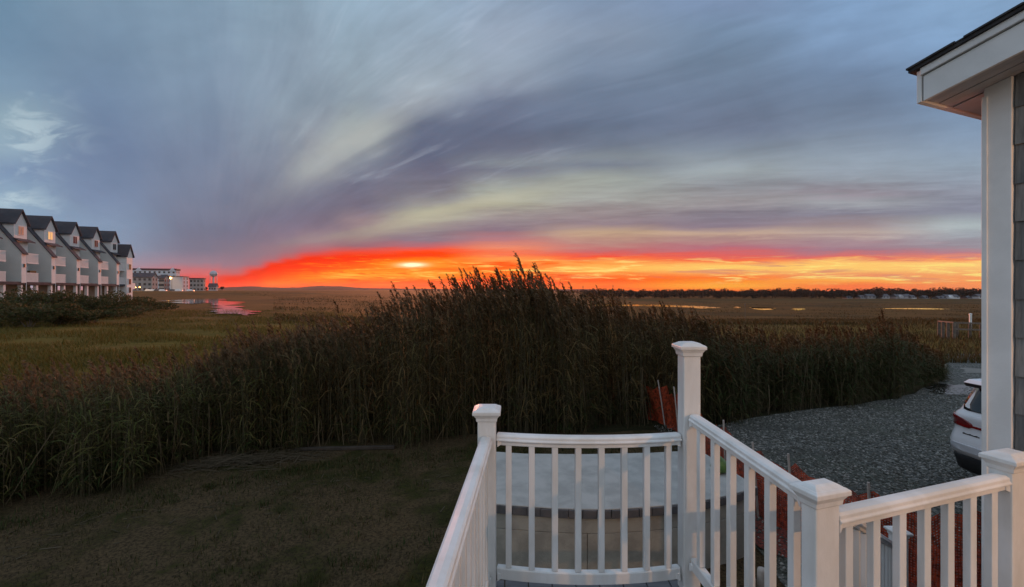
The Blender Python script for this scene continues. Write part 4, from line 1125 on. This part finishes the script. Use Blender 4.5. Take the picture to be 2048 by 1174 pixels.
# far houses under the treeline on the right
def far_house(px, wpx, ytop, Y, mat, label, gab=2.6):
    X = PX(px, Y); z = float(G(X, Y)); w = wpx * Y / F; h = PZ(ytop, Y) - z - gab
    t = thing('small_house', label, 'house', (X, Y, z), 0, 'houses along the far treeline')
    mb = MB(); mb.box(-w/2, w/2, 0, 8, -1, h); obj('wall', mb, mat, t)
    mb = MB(); pr = [(-0.5, h - 0.1), (8.5, h - 0.1), (4, h + gab)]
    mb.hexa([(-w/2 - 0.4, a, q) for a, q in pr], [(w/2 + 0.4, a, q) for a, q in pr]); obj('roof', mb, M_FROOF, t)
    n = max(2, int(w / 4))
    for k in range(n):
        for r in range(2 if h > 4.5 else 1):
            x = -w/2 + (k + 0.5) * w / n; zz_ = 1.6 + r * 2.7
            mb = MB(); mb.box(x - 0.5, x + 0.5, -0.06, 0.1, zz_ - 0.6, zz_ + 0.6); obj('window', mb, m_win, t)
    if w > 11:
        x = -w * 0.22
        mb = MB(); pr = [(x - 2.2, 0.2), (x + 2.2, 0.2), (x + 2.2, h - 0.3), (x, h + gab * 0.7), (x - 2.2, h - 0.3)]
        mb.hexa([(a, -1.6, q) for a, q in pr], [(a, 2.0, q) for a, q in pr]); obj('front_gable', mb, mat, t)
    return t
M_FROOF = M('grey_far_roof', (0.12, 0.12, 0.13), (0.09, 0.09, 0.10), 0.3, 0.9)
far_house(1700, 10, 591, 474, m_dimhouse, 'dim grey house farthest left among the far houses')
far_house(1727, 10, 590, 472, m_dimhouse, 'small dim house just left of the pale gabled pair')
far_house(1744, 16, 588, 470, m_dimhouse, 'grey two-gabled house left of the dark trees')
far_house(1772, 15, 588, 472, m_dimhouse, 'grey house directly right of dark trees under treeline')
far_house(1808, 30, 588, 470, m_dimhouse, 'long grey house in the middle of the far row')
far_house(1829, 8, 590, 467, m_whitehouse, 'small pale house at the right end of the long grey one')
far_house(1855, 8, 591, 470, m_dimhouse, 'small grey house between long grey and white ones')
far_house(1886, 16, 592, 462, m_whitehouse, 'low white house beside the big white one')
far_house(1907, 26, 589, 464, m_whitehouse, 'big bright white house in the far row')
far_house(1940, 8, 591, 470, m_dimhouse, 'small pale house right of the big white one')
far_house(1964, 12, 588, 466, m_whitehouse, 'white house next to the shingled corner')

# utility poles on the horizon
for px, ytop, Y, lab in ((1103, 566, 520, 'thin utility pole on the horizon right of the tall plumes'), (1166, 571, 540, 'short utility pole left of the tall single plume'), (1226, 570, 540, 'utility pole on the horizon at the start of the treeline')):
    X = PX(px, Y); zb = float(G(X, Y)); h = PZ(ytop, Y) - zb
    mb = MB(); mb.tube([(0, 0, 0), (0, 0, h)], [0.22, 0.15], 8); mb.box(-1.2, 1.2, -0.08, 0.08, h - 1.2, h - 1.0); mb.box(-0.9, 0.9, -0.08, 0.08, h - 2.4, h - 2.2)
    tag(obj('utility_pole', mb, m_black, loc=(X, Y, zb)), lab, 'utility pole', 'poles on the horizon')

# old dock remains at right
dk = thing('wooden_dock', 'low weathered timber dock frame of short posts at marsh edge', 'dock', (0, 0, 0))
for i, (px, ytop, Y) in enumerate(((1878, 643, 37.5), (1886, 644, 36.5), (1896, 645, 35.5), (1908, 646, 35.0), (1914, 644, 37), (1940, 648, 36), (1962, 648, 36))):
    X = PX(px, Y); zb = float(G(X, Y))
    mb = MB(); mb.tube([(X, Y, zb - 0.2), (X, Y, PZ(ytop, Y))], [0.11, 0.10], 8); obj('post', mb, m_wood, dk)
mb = MB()
def bar(a, b, w=0.06, h=0.12):
    a = Vector(a); b = Vector(b); d = (b - a).normalized(); n = Vector((d.y, -d.x, 0)) * w
    mb.hexa([a - n, b - n, b + n, a + n], [a - n + Vector((0, 0, h)), b - n + Vector((0, 0, h)), b + n + Vector((0, 0, h)), a + n + Vector((0, 0, h))])
bar((PX(1877, 37.6), 37.6, PZ(644, 37.5)), (PX(1909, 35), 35, PZ(647, 35)))
bar((PX(1909, 35.1), 35.1, PZ(647, 35)), (PX(1985, 36), 36, PZ(649, 36)))
bar((PX(1909, 35.1), 35.1, PZ(660, 35)), (PX(1985, 36), 36, PZ(662, 36)))
obj('rail', mb, m_wood, dk)
X = PX(1941, 44); zb = float(G(X, 44))
mb = MB(); mb.tube([(0, 0, 0), (0, 0, PZ(629, 44) - zb)], [0.10, 0.10], 10); mb.lathe([(0.13, PZ(629, 44) - zb), (0.13, PZ(629, 44) - zb + 0.06), (0.03, PZ(629, 44) - zb + 0.12)], 10)
tag(obj('marker_post', mb, m_white, loc=(X, 44, zb)), 'white marker post standing behind the timber dock', 'post')
X = PX(1490, 90); zb = float(G(X, 90))
mb = MB(); mb.tube([(0, 0, 0), (0.05, 0, PZ(605, 90) - zb)], [0.05, 0.04], 6); mb.box(-0.12, 0.12, -0.03, 0.03, PZ(608, 90) - zb - 0.25, PZ(608, 90) - zb)
tag(obj('marsh_stake', mb, m_wood, loc=(X, 90, zb)), 'thin dark stake standing in the marsh before the small pools', 'stake')
X = PX(1889, 19.0)
mb = MB(); mb.tube([(0, 0, 0), (0.02, 0, 0.45)], [0.025, 0.02], 8); mb.box(-0.03, 0.07, -0.012, 0.012, 0.35, 0.46)
tag(obj('survey_stake', mb, m_stake, loc=(X, 19.0, 0.0)), 'short pale survey stake by the reeds near the puddle', 'stake')

# plank lying along the reeds
mb = MB(); mb.hexa([(-1.1, -0.05, 0), (1.1, -0.045, 0), (1.1, 0.045, 0), (-1.1, 0.05, 0)], [(-1.1, -0.05, 0.06), (1.1, -0.045, 0.07), (1.1, 0.045, 0.07), (-1.1, 0.05, 0.06)])
o = obj('timber', mb, M('dark_wet_timber', (0.035, 0.026, 0.018), (0.055, 0.042, 0.03), 7, 0.85, 0.3), bevel=0.01, loc=(PX(690, 10.1), 10.1, 0.02)); o.rotation_euler = (0, 0, R(3))
tag(o, 'dark timber lying on the lawn along the foot of the reeds', 'timber')

# ------------------------------------------------------------------ vegetation
BASE_X = [-400, 0, 300, 470, 800, 1200, 1470, 1600, 1800, 1885]
BASE_D = [7.0, 7.5, 8.6, 10.1, 10.6, 11.7, 12.4, 13.5, 15.0, 17.2]
TOP_X = [-400, 0, 150, 300, 400, 450, 520, 640, 700, 780, 850, 900, 960, 1000, 1040, 1065, 1100, 1150, 1200, 1300, 1400, 1450, 1500, 1600, 1700, 1780, 1850, 1890]
TOP_Y = [775, 752, 744, 732, 716, 694, 674, 646, 634, 606, 584, 577, 566, 553, 543, 548, 568, 586, 594, 606, 630, 648, 658, 662, 648, 640, 668, 730]

def rot_z(n):
    a = rng.uniform(0, 2 * np.pi, n)
    return np.stack([np.cos(a), np.sin(a), np.zeros(n)], -1)

def reed_stand(px0, px1, n, thick, leafmat, name, label, plume_p, leaf_n, lw, cat='reeds', hj=(0.80, 1.0), tall=0, hsub=0.0):
    px = rng.uniform(px0, px1, n)
    dep = np.interp(px, BASE_X, BASE_D) + thick * rng.uniform(0, 1, n) ** 1.15 + rng.normal(0, 0.15, n) + 0.28 * np.sin(px * 0.021) + 0.2 * np.sin(px * 0.057 + 2)
    X = (px - 1024) / F * dep
    ytop = np.interp(px, TOP_X, TOP_Y) + 8 * np.sin(px * 0.045) + 5 * np.sin(px * 0.13 + 1)
    H = (E - (ytop - HZ) / F * dep - hsub) * rng.uniform(hj[0], hj[1], n)
    if tall:
        k = rng.random(n) < 0.04
        H = np.where(k, H * rng.uniform(1.0, 1.04, n), H)
    H = np.clip(H, 0.5, 4.6)
    g = G(X, dep)
    H = H - g
    base = np.stack([X, dep, g], -1)
    ld = rot_z(n); lean = np.where(rng.random(n) < 0.07, rng.uniform(0.3, 0.75, n), rng.uniform(0.02, 0.20, n)) * H
    wind = np.array([-1.0, -0.15, 0.0]); ld = ld * 0.6 + wind * 0.4
    H = H * (1 + 0.06 * np.sin(px * 0.09 + dep * 3.0) + 0.05 * np.sin(px * 0.21 - dep * 2.0))
    K = 5
    ts = np.linspace(0, 1, K)
    path = base[:, None, :] + np.stack([np.zeros_like(ts)] * 2 + [ts], -1)[None] * H[:, None, None] + (ts ** 2)[None, :, None] * (ld * lean[:, None])[:, None, :]
    def stem_at(t):                       # t (n,)
        return base + np.stack([np.zeros(n), np.zeros(n), t * H], -1) + (t ** 2)[:, None] * ld * lean[:, None]
    sv, sf = ribbons(path, np.linspace(0.011, 0.005, K)[None, :] * np.ones((n, 1)), np.stack([np.ones(n), np.zeros(n), np.zeros(n)], -1))
    leaves = []
    for k in range(leaf_n):
        t = np.clip(0.12 + 0.80 * (k + rng.uniform(0, 1, n)) / leaf_n, 0, 0.95)
        p0 = stem_at(t); d = rot_z(n); Lf = rng.uniform(0.20, 0.62, n) * np.clip(H / 2.6, 0.7, 1.3)
        up = rng.uniform(0.2, 1.25, n)
        s4 = np.array([0.0, 0.35, 0.7, 1.0])
        z = up[:, None] * s4[None, :] - rng.uniform(0.5, 1.3, n)[:, None] * s4[None, :] ** 2 * 0.9
        hz = np.sqrt(np.clip(1 - (up * 0.62) ** 2, 0.2, 1))[:, None] * s4[None, :]
        pth = p0[:, None, :] + d[:, None, :] * (hz * Lf[:, None])[:, :, None]
        pth[:, :, 2] += z * Lf[:, None]
        wd = np.array([0.7, 1.0, 0.65, 0.05])[None, :] * (lw * rng.uniform(0.7, 1.2, n))[:, None]
        side = np.stack([-d[:, 1], d[:, 0], rng.uniform(-0.5, 0.5, n)], -1)
        leaves.append(ribbons(pth, wd, side))
    lv, lf = merge(leaves)
    ob = arr_obj(name, lv, lf, leafmat)
    tag(ob, label, cat, kind='stuff')
    st = arr_obj('stems', sv, sf, m_stem, ob); 
    if plume_p > 0:
        sel = np.where(rng.random(n) < plume_p * np.interp(px, [0, 350, 600, 900, 1000, 1120, 1200], [0.45, 0.5, 1.0, 1.3, 2.0, 2.0, 1.2]))[0]
        m_ = len(sel); pls = []
        topp = stem_at(np.ones(n))[sel]; Hs = H[sel]
        PL = rng.uniform(0.24, 0.40, m_) * np.interp(px[sel], [300, 900, 1000, 1150, 1300], [0.9, 1.1, 1.35, 1.35, 1.0])
        dd = wind + rot_z(m_) * 0.5; dd /= np.linalg.norm(dd, axis=1)[:, None]
        for k in range(26):
            t = k / 25.0
            # spine of the plume bends over with the wind
            sp = topp + np.stack([np.zeros(m_), np.zeros(m_), (t - 0.15) * PL], -1) + dd * (t ** 2 * PL * 0.35)[:, None]
            d = rot_z(m_) * 0.75 + dd * 0.55
            ln = PL * (0.36 * np.sin(np.pi * (0.15 + 0.8 * t)) + 0.06) * rng.uniform(0.7, 1.3, m_)
            s3 = np.array([0, 0.5, 1.0])
            pth = sp[:, None, :] + d[:, None, :] * (s3[None, :] * ln[:, None] * 0.5)[:, :, None]
            pth[:, :, 2] += (0.75 * s3 - 0.35 * s3 ** 2)[None, :] * ln[:, None]
            side = np.stack([-d[:, 1], d[:, 0], rng.uniform(-0.6, 0.6, m_)], -1)
            pls.append(ribbons(pth, np.array([0.020, 0.042, 0.010])[None, :] * rng.uniform(0.7, 1.4, m_)[:, None], side))
        pv, pf = merge(pls)
        arr_obj('plumes', pv, pf, m_plume, ob)
    return ob

m_olive = M_leaf('olive_reed_leaf', [(0.050, 0.064, 0.012), (0.085, 0.086, 0.018), (0.13, 0.10, 0.030), (0.060, 0.074, 0.014), (0.18, 0.125, 0.055)])
reed_stand(-330, 640, 3400, 3.4, m_olive, 'reeds', 'olive reed fringe along the near left marsh edge', 0.34, 8, 0.020, hj=(0.64, 1.0), hsub=0.08)
reed_stand(430, 1440, 5000, 3.8, m_reed, 'reeds', 'tall brown reed mound with feathery plumes behind the lawn', 0.32, 8, 0.021, hj=(0.72, 1.0), hsub=0.30)
reed_stand(1400, 1888, 3600, 4.2, m_green, 'green_reeds', 'lower green leafy reed bank behind the gravel drive', 0.22, 11, 0.028, hj=(0.5, 1.0), hsub=0.28)
# short growth along the foot of both
reed_stand(-330, 1885, 3200, 1.0, m_green, 'undergrowth', 'short ragged undergrowth along the foot of the reeds', 0.0, 6, 0.022, 'undergrowth', hj=(0.10, 0.35))

n = 420
px = rng.uniform(-200, 1850, n); dep = np.interp(px, BASE_X, BASE_D) + rng.uniform(-0.15, 0.9, n); X = (px - 1024) / F * dep
H = rng.uniform(0.5, 1.7, n); a = rot_z(n); tl = rng.uniform(0.02, 0.8, n) ** 2
b0 = np.stack([X, dep, G(X, dep)], -1); tp_ = b0 + np.stack([a[:, 0] * tl * H, a[:, 1] * tl * H * 0.5, H * (1 - 0.5 * tl)], -1)
mid_ = (b0 + tp_) / 2 + rng.normal(0, 0.02, (n, 3))
vv, ff = ribbons(np.stack([b0, mid_, tp_], 1), np.full((n, 3), 0.012) * rng.uniform(0.6, 1.5, n)[:, None], np.stack([np.ones(n), np.zeros(n), np.zeros(n)], -1))
tag(arr_obj('dead_stalks', vv, ff, M_leaf('bleached_stalk', [(0.10, 0.075, 0.04), (0.16, 0.12, 0.07), (0.07, 0.052, 0.03)], transl=0.05)), 'bleached dead stalks leaning in the front of the reeds', 'reed litter', kind='stuff')

def blades(n, xs, ys, zs, hmin, hmax, w, mat, name, label, cat, spread=0.5, parent=None):
    d = rot_z(n); H = rng.uniform(hmin, hmax, n); b = np.stack([xs, ys, zs], -1)
    s3 = np.array([0, 0.55, 1.0])
    pth = b[:, None, :] + d[:, None, :] * (s3[None, :] ** 2 * (H * spread * rng.uniform(0.3, 1.2, n))[:, None])[:, :, None]
    pth[:, :, 2] += s3[None, :] * H[:, None]
    side = np.stack([-d[:, 1], d[:, 0], np.zeros(n)], -1)
    wd = np.array([1.0, 0.8, 0.1])[None, :] * (w * rng.uniform(0.6, 1.3, n))[:, None]
    vv, ff = ribbons(pth, wd, side)
    return tag(arr_obj(name, vv, ff, mat), label, cat, kind='stuff')

# lawn grass
n = 42000
ly = 3.2 + 8.0 * rng.random(n) ** 0.8; lx = rng.uniform(-1.2, 0.0, n) * ly + rng.uniform(0, 0.25, n) * ly
lx = np.minimum(lx, 3.0)
patch = np.sin(lx * 1.7 + np.sin(ly * 1.1) * 1.5) + np.sin(ly * 1.9 + lx * 0.6) + rng.normal(0, 0.7, n)
edge = np.interp(lx, [-9, -8, -5.5, -3, 0, 3], [6.2, 6.6, 8.4, 9.6, 10.2, 11.0]) - ly
ok = (patch > np.interp(edge, [0, 0.8, 2.0, 4.0], [-1.0, -0.2, 0.7, 0.5])) & ~((lx > -0.6) & (ly > 5.2) & (ly < 7.8))
blades(int(ok.sum()), lx[ok], ly[ok], np.full(ok.sum(), 0.01), 0.015, 0.060, 0.007, m_lawng, 'lawn_grass', 'thin short grass scattered over the dark lawn', 'grass', 0.7)
n = 9000
kc = rng.integers(0, 260, n); wx = rng.uniform(-9, 3.2, 260); wy = np.interp(wx, [-9, -8, -5.5, -3, 0, 3.3], [6.4, 6.9, 8.6, 9.7, 10.3, 11.0]) - np.abs(rng.normal(0, 0.55, 260))
wx2 = rng.uniform(-5, -0.8, 60); wy2 = rng.uniform(4.5, 8.5, 60); wx[:60] = np.minimum(wx2, -0.12 * wy2 - 0.3); wy[:60] = wy2
sp_ = rng.uniform(0.04, 0.22, 260); sx_ = wx[kc] + rng.normal(0, 1, n) * sp_[kc]; sy_ = wy[kc] + rng.normal(0, 1, n) * sp_[kc]
blades(n, sx_, sy_, np.full(n, 0.01), 0.02, 0.11, 0.012, m_green, 'weeds', 'small weed tufts along the foot of the reeds', 'weeds', 0.8)
# marsh grass, near and middle distance
n = 90000
my = 15.0 + 75.0 * rng.random(n) ** 1.6; mu = rng.uniform(-1.25, -0.25, n); mx = mu * my
cl = np.sin(mx * 0.5 + np.sin(my * 0.31) * 2) + np.sin(my * 0.7 + mx * 0.2) + rng.normal(0, 0.5, n)
ok = cl > -0.6
blades(int(ok.sum()), mx[ok], my[ok], G(mx[ok], my[ok]), 0.16, 0.42, 0.045, m_marshg, 'marsh_grass', 'olive and straw coloured marsh grass left of the reeds', 'grass', 0.8)
n = 40000
my = 22.0 + 70.0 * rng.random(n) ** 1.5; mx = rng.uniform(0.25, 1.15, n) * my
ok = (cl[:n] > -0.6)
blades(int(ok.sum()), mx[ok], my[ok], G(mx[ok], my[ok]), 0.16, 0.45, 0.05, M_leaf('rust_marsh_blade', [(0.060, 0.040, 0.012), (0.10, 0.060, 0.018), (0.050, 0.045, 0.012), (0.13, 0.075, 0.028)]), 'dry_marsh_grass', 'brown marsh grass beyond the green reed bank', 'grass', 0.8)
n = 70000
my = 55.0 + 260.0 * rng.random(n) ** 1.4; mu = rng.uniform(-1.15, 1.15, n); mx = mu * my
cl2 = np.sin(mx * 0.11 + np.sin(my * 0.09) * 2) + np.sin(my * 0.23 + mx * 0.05) + rng.normal(0, 0.4, n)
ok = (cl2 > 0.2) & (mx > -0.62 * my) & ~((mu > -0.77) & (mu < -0.53) & (my < 260))
blades(int(ok.sum()), mx[ok], my[ok], G(mx[ok], my[ok]), 0.25, 0.60, 0.16, M_leaf('dark_marsh_tussock', [(0.045, 0.034, 0.010), (0.080, 0.050, 0.014), (0.12, 0.070, 0.020)]), 'marsh_tussocks', 'darker tussocks mottling the middle of the marsh', 'grass', 0.9)
# dry straw litter
n = 420
cx = rng.normal(0, 0.75, n); cy = rng.normal(0, 0.22, n); a = rng.uniform(-0.6, 0.6, n) + np.where(rng.random(n) < 0.2, 1.4, 0)
Ls = rng.uniform(0.15, 0.7, n); d = np.stack([np.cos(a), np.sin(a), rng.uniform(-0.05, 0.2, n)], -1)
b0 = np.stack([PX(480, 9.3) + cx, 9.35 + cy + cx * 0.25, 0.03 + rng.random(n) * 0.12 * np.exp(-cx ** 2)], -1)
s3 = np.array([-0.5, 0, 0.5]); pth = b0[:, None, :] + d[:, None, :] * (s3[None, :] * Ls[:, None])[:, :, None]
pth[:, :, 2] = np.maximum(pth[:, :, 2], 0.02)
side = np.stack([-d[:, 1], d[:, 0], np.full(n, 0.3)], -1)
vv, ff = ribbons(pth, np.full((n, 3), 0.010) * rng.uniform(0.6, 1.8, n)[:, None], side)
tag(arr_obj('straw_litter', vv, ff, m_straw), 'heap of dry broken reed stalks at the lawn edge', 'reed litter', kind='stuff')
n = 150
lx = rng.uniform(-7.5, -0.4, n); ly = np.interp(lx, [-8, -5.5, -3, 0], [6.6, 8.0, 8.9, 9.6]) - np.abs(rng.normal(0, 0.8, n))
a = rng.uniform(0, np.pi, n); d = np.stack([np.cos(a), np.sin(a), np.zeros(n)], -1); Ls = rng.uniform(0.05, 0.25, n)
b0 = np.stack([lx, ly, np.full(n, 0.03)], -1); pth = b0[:, None, :] + d[:, None, :] * (s3[None, :] * Ls[:, None])[:, :, None]
side = np.stack([-d[:, 1], d[:, 0], np.full(n, 0.2)], -1)
vv, ff = ribbons(pth, np.full((n, 3), 0.012) * rng.uniform(0.5, 1.6, n)[:, None], side)
tag(arr_obj('scattered_stalks', vv, ff, m_straw), 'loose pale stalks scattered over the dark lawn', 'reed litter', kind='stuff')

# gravel stones
def stones(n, xs, ys, zs, rmin, rmax):
    t = np.array([[1,0,0],[-1,0,0],[0,1,0],[0,-1,0],[0,0,1],[0,0,-1]], float)
    tri = np.array([[0,2,4],[2,1,4],[1,3,4],[3,0,4],[2,0,5],[1,2,5],[3,1,5],[0,3,5]])
    r = rng.uniform(rmin, rmax, (n, 1, 1)) * rng.uniform(0.6, 1.3, (n, 6, 1)); sc_ = np.ones((n, 1, 3)); sc_[:, :, 2] = 0.6
    a = rng.uniform(0, 6.28, n); ca, sa = np.cos(a), np.sin(a)
    p = t[None] * r * sc_
    q = p.copy(); q[:, :, 0] = p[:, :, 0] * ca[:, None] - p[:, :, 1] * sa[:, None]; q[:, :, 1] = p[:, :, 0] * sa[:, None] + p[:, :, 1] * ca[:, None]
    q += np.stack([xs, ys, zs], -1)[:, None, :]
    ff = (tri[None] + (np.arange(n) * 6)[:, None, None]).reshape(-1, 3)
    return q.reshape(-1, 3), ff
n = 26000
sy = 4.0 + 12.5 * rng.random(n) ** 1.1; su = rng.uniform(0.42, 1.15, n); sx = su * sy
lim = np.interp(sy, [4, 7, 9.5, 11.5, 12.3, 13.3, 14.8, 17], [3.3, 3.5, 4.2, 5.0, 6.2, 8.6, 12.8, 16.4])
ok = sx > lim
vv, ff = stones(int(ok.sum()), sx[ok], sy[ok], np.full(ok.sum(), 0.03), 0.010, 0.036)
nm = 3200; ym = rng.uniform(4.7, 11.8, nm); xm = np.interp(ym, [4.7, 6, 7, 9.5, 11.5], [4.6, 3.5, 3.5, 3.6, 3.7]) + rng.uniform(0, 1.0, nm) * np.interp(ym, [4.7, 6.0, 7.0, 11.0], [3.2, 2.6, 1.0, 0.9])
v2_, f2_ = stones(nm, xm, ym, np.full(nm, 0.055), 0.008, 0.028)
vv, ff = merge([(vv, ff), (v2_, f2_)])
tag(arr_obj('gravel', vv, ff, m_stone), 'loose grey gravel stones covering the drive', 'gravel', kind='stuff')

# shrubs between marsh and townhouses
def leaf_cloud(n, rx, ry, rz_, size, zc, lumps=7, seed=0):
    r = np.random.default_rng(seed)
    cen_ = r.normal(0, 0.42, (lumps, 3)) * np.array([rx, ry, rz_ * 0.6]); rad = r.uniform(0.35, 0.62, lumps)
    w = r.integers(0, lumps, n)
    dirs = r.normal(0, 1, (n, 3)); dirs /= np.linalg.norm(dirs, axis=1)[:, None]
    rr_ = r.uniform(0.55, 1.0, n) ** 0.5
    p = cen_[w] + dirs * (rr_ * rad[w])[:, None] * np.array([rx, ry, rz_])
    p[:, 2] += zc
    p[:, 2] = np.maximum(p[:, 2], 0.03)
    a = r.normal(0, 1, (n, 3)); a /= np.linalg.norm(a, axis=1)[:, None]
    b = np.cross(a, r.normal(0, 1, (n, 3))); b /= np.linalg.norm(b, axis=1)[:, None]
    s_ = (size * r.uniform(0.6, 1.4, n))[:, None]
    q = np.stack([p - a * s_, p + b * s_ * 0.5, p + a * s_, p - b * s_ * 0.5], 1).reshape(-1, 3)
    return q, np.arange(n * 4).reshape(n, 4)
def shrub(px, Y, w, h, label, seed, group='dark shrubs below the townhouses', n=2600):
    X = PX(px, Y); z = float(G(X, Y))
    t = thing('shrub', label, 'shrub', (X, Y, z), 0, group)
    q, ff = leaf_cloud(n, w / 2, w / 2.4, h * 0.5, 0.16, h * 0.5, 9, seed)
    arr_obj('crown', q, ff, m_bush, t)
    mb = MB(); r = random.Random(seed)
    for k in range(6):
        a = r.uniform(0, 6.28); mb.tube([(0.2*math.cos(a), 0.2*math.sin(a), 0), (w*.12*math.cos(a), w*.12*math.sin(a), h*0.35), (w*.25*math.cos(a+.4), w*.25*math.sin(a+.4), h*0.75)], [0.06, 0.04, 0.015], 5)
    obj('stems', mb, m_wood, t)
for i, (px, Y, w, h, lab) in enumerate((
    (-40, 49, 9, 4.5, 'large dark shrub at the left edge below the first balconies'),
    (30, 54, 7, 4.4, 'rounded dark shrub below the first townhouse front'),
    (75, 57, 6, 4.3, 'dark shrub hiding the pilings under the yellow-lit townhouse'),
    (58, 48, 6.5, 3.0, 'low dark shrub in front of the left shrubs, at the marsh edge'),
    (120, 60, 6, 4.0, 'dark shrub below the third townhouse front'),
    (118, 51, 6.0, 2.6, 'low spreading shrub in front of the middle shrubs'),
    (160, 63, 6, 4.0, 'dark shrub below the fourth townhouse'),
    (200, 67, 6.5, 4.0, 'dark shrub below the fifth townhouse'),
    (236, 73, 7, 4.0, 'dark shrub under the narrow pink end gable'),
    (190, 55, 6.5, 2.1, 'low shrub in the marsh right of the spreading one'),
    (268, 84, 8, 2.9, 'low dark shrub just right of the pink end gable'),
    (255, 66, 8, 1.9, 'low brownish shrub strip before the end gable'),
    (300, 92, 9, 2.3, 'rightmost low shrub of the dark thicket'))):
    shrub(px, Y, w, h, lab, 20 + i)

# far treeline and scattered far trees: one mass
tp = []
def tree_mass(px0, px1, n, Y0, Y1, ytop0, ytop1, nl, size, seed):
    r = np.random.default_rng(seed)
    for k in range(n):
        px = px0 + (px1 - px0) * (k + r.uniform(0, 1)) / n; Y = r.uniform(Y0, Y1); X = PX(px, Y); z = float(G(X, Y))
        yt = np.interp(px, [px0, px1], [ytop0, ytop1]) + 1.2 * math.sin(px * 0.035) + r.uniform(-0.6, 2.6)
        h = PZ(yt, Y) - z; w = h * r.uniform(0.9, 1.4)
        q, ff = leaf_cloud(nl, w / 2, w / 2, h * 0.5, size, h * 0.52, 5, seed * 1000 + k)
        q[:, 2] = np.clip(q[:, 2], 0.0, h * 1.05)
        tp.append((q + np.array([X, Y, z]), ff))
tree_mass(1165, 2040, 170, 480, 540, 577.5, 574.5, 300, 0.8, 1)
tree_mass(1165, 2040, 110, 476, 482, 583, 581, 170, 0.65, 2)
tree_mass(830, 1170, 50, 900, 1000, 578.5, 578.5, 110, 1.2, 3)
vv, ff = merge(tp)
tag(arr_obj('treeline', vv, ff, m_tree), 'long dark treeline along the far right horizon', 'woods', kind='stuff')
for k, (px, Y, h, lab) in enumerate(((445, 520, 5.5, 'bushy dark tree right of the water tower foot'), (412, 420, 4.0, 'small dark tree beside the grey flat-roofed block'), (1759, 466, 8.5, 'dark tree between two grey houses on the far right'), (1868, 466, 8.0, 'dark tree left of the white houses on the far right'), (1930, 468, 8.5, 'dark tree right of the big white house'))):
    X = PX(px, Y); z = float(G(X, Y))
    t = thing('small_tree', lab, 'tree', (X, Y, z), 0, 'single trees near far buildings')
    q, ff = leaf_cloud(700, h * 0.42, h * 0.42, h * 0.42, 0.45, h * 0.58, 7, 300 + k); arr_obj('crown', q, ff, m_tree, t)
    mb = MB(); mb.tube([(0, 0, 0), (0.1, 0, h * 0.35), (0, 0.1, h * 0.7)], [0.22, 0.16, 0.06], 7); obj('trunk', mb, m_wood, t)

# ------------------------------------------------------------------ evening haze over the marsh
mb = MB(); mb.box(-3500, 3500, -3500, 3520, -9.0, 48.0)
hm = bpy.data.materials.new('evening_haze'); hm.use_nodes = True
ht = hm.node_tree; ht.nodes.clear()
pv_ = ht.nodes.new('ShaderNodeVolumePrincipled'); pv_.inputs['Color'].default_value = (0.9, 0.86, 0.82, 1)
pv_.inputs['Density'].default_value = 0.000045; pv_.inputs['Anisotropy'].default_value = 0.55
ho = ht.nodes.new('ShaderNodeOutputMaterial'); ht.links.new(pv_.outputs[0], ho.inputs['Volume'])
tag(obj('haze', mb, hm), 'thin evening haze lying over the whole marsh', 'haze', kind='stuff')
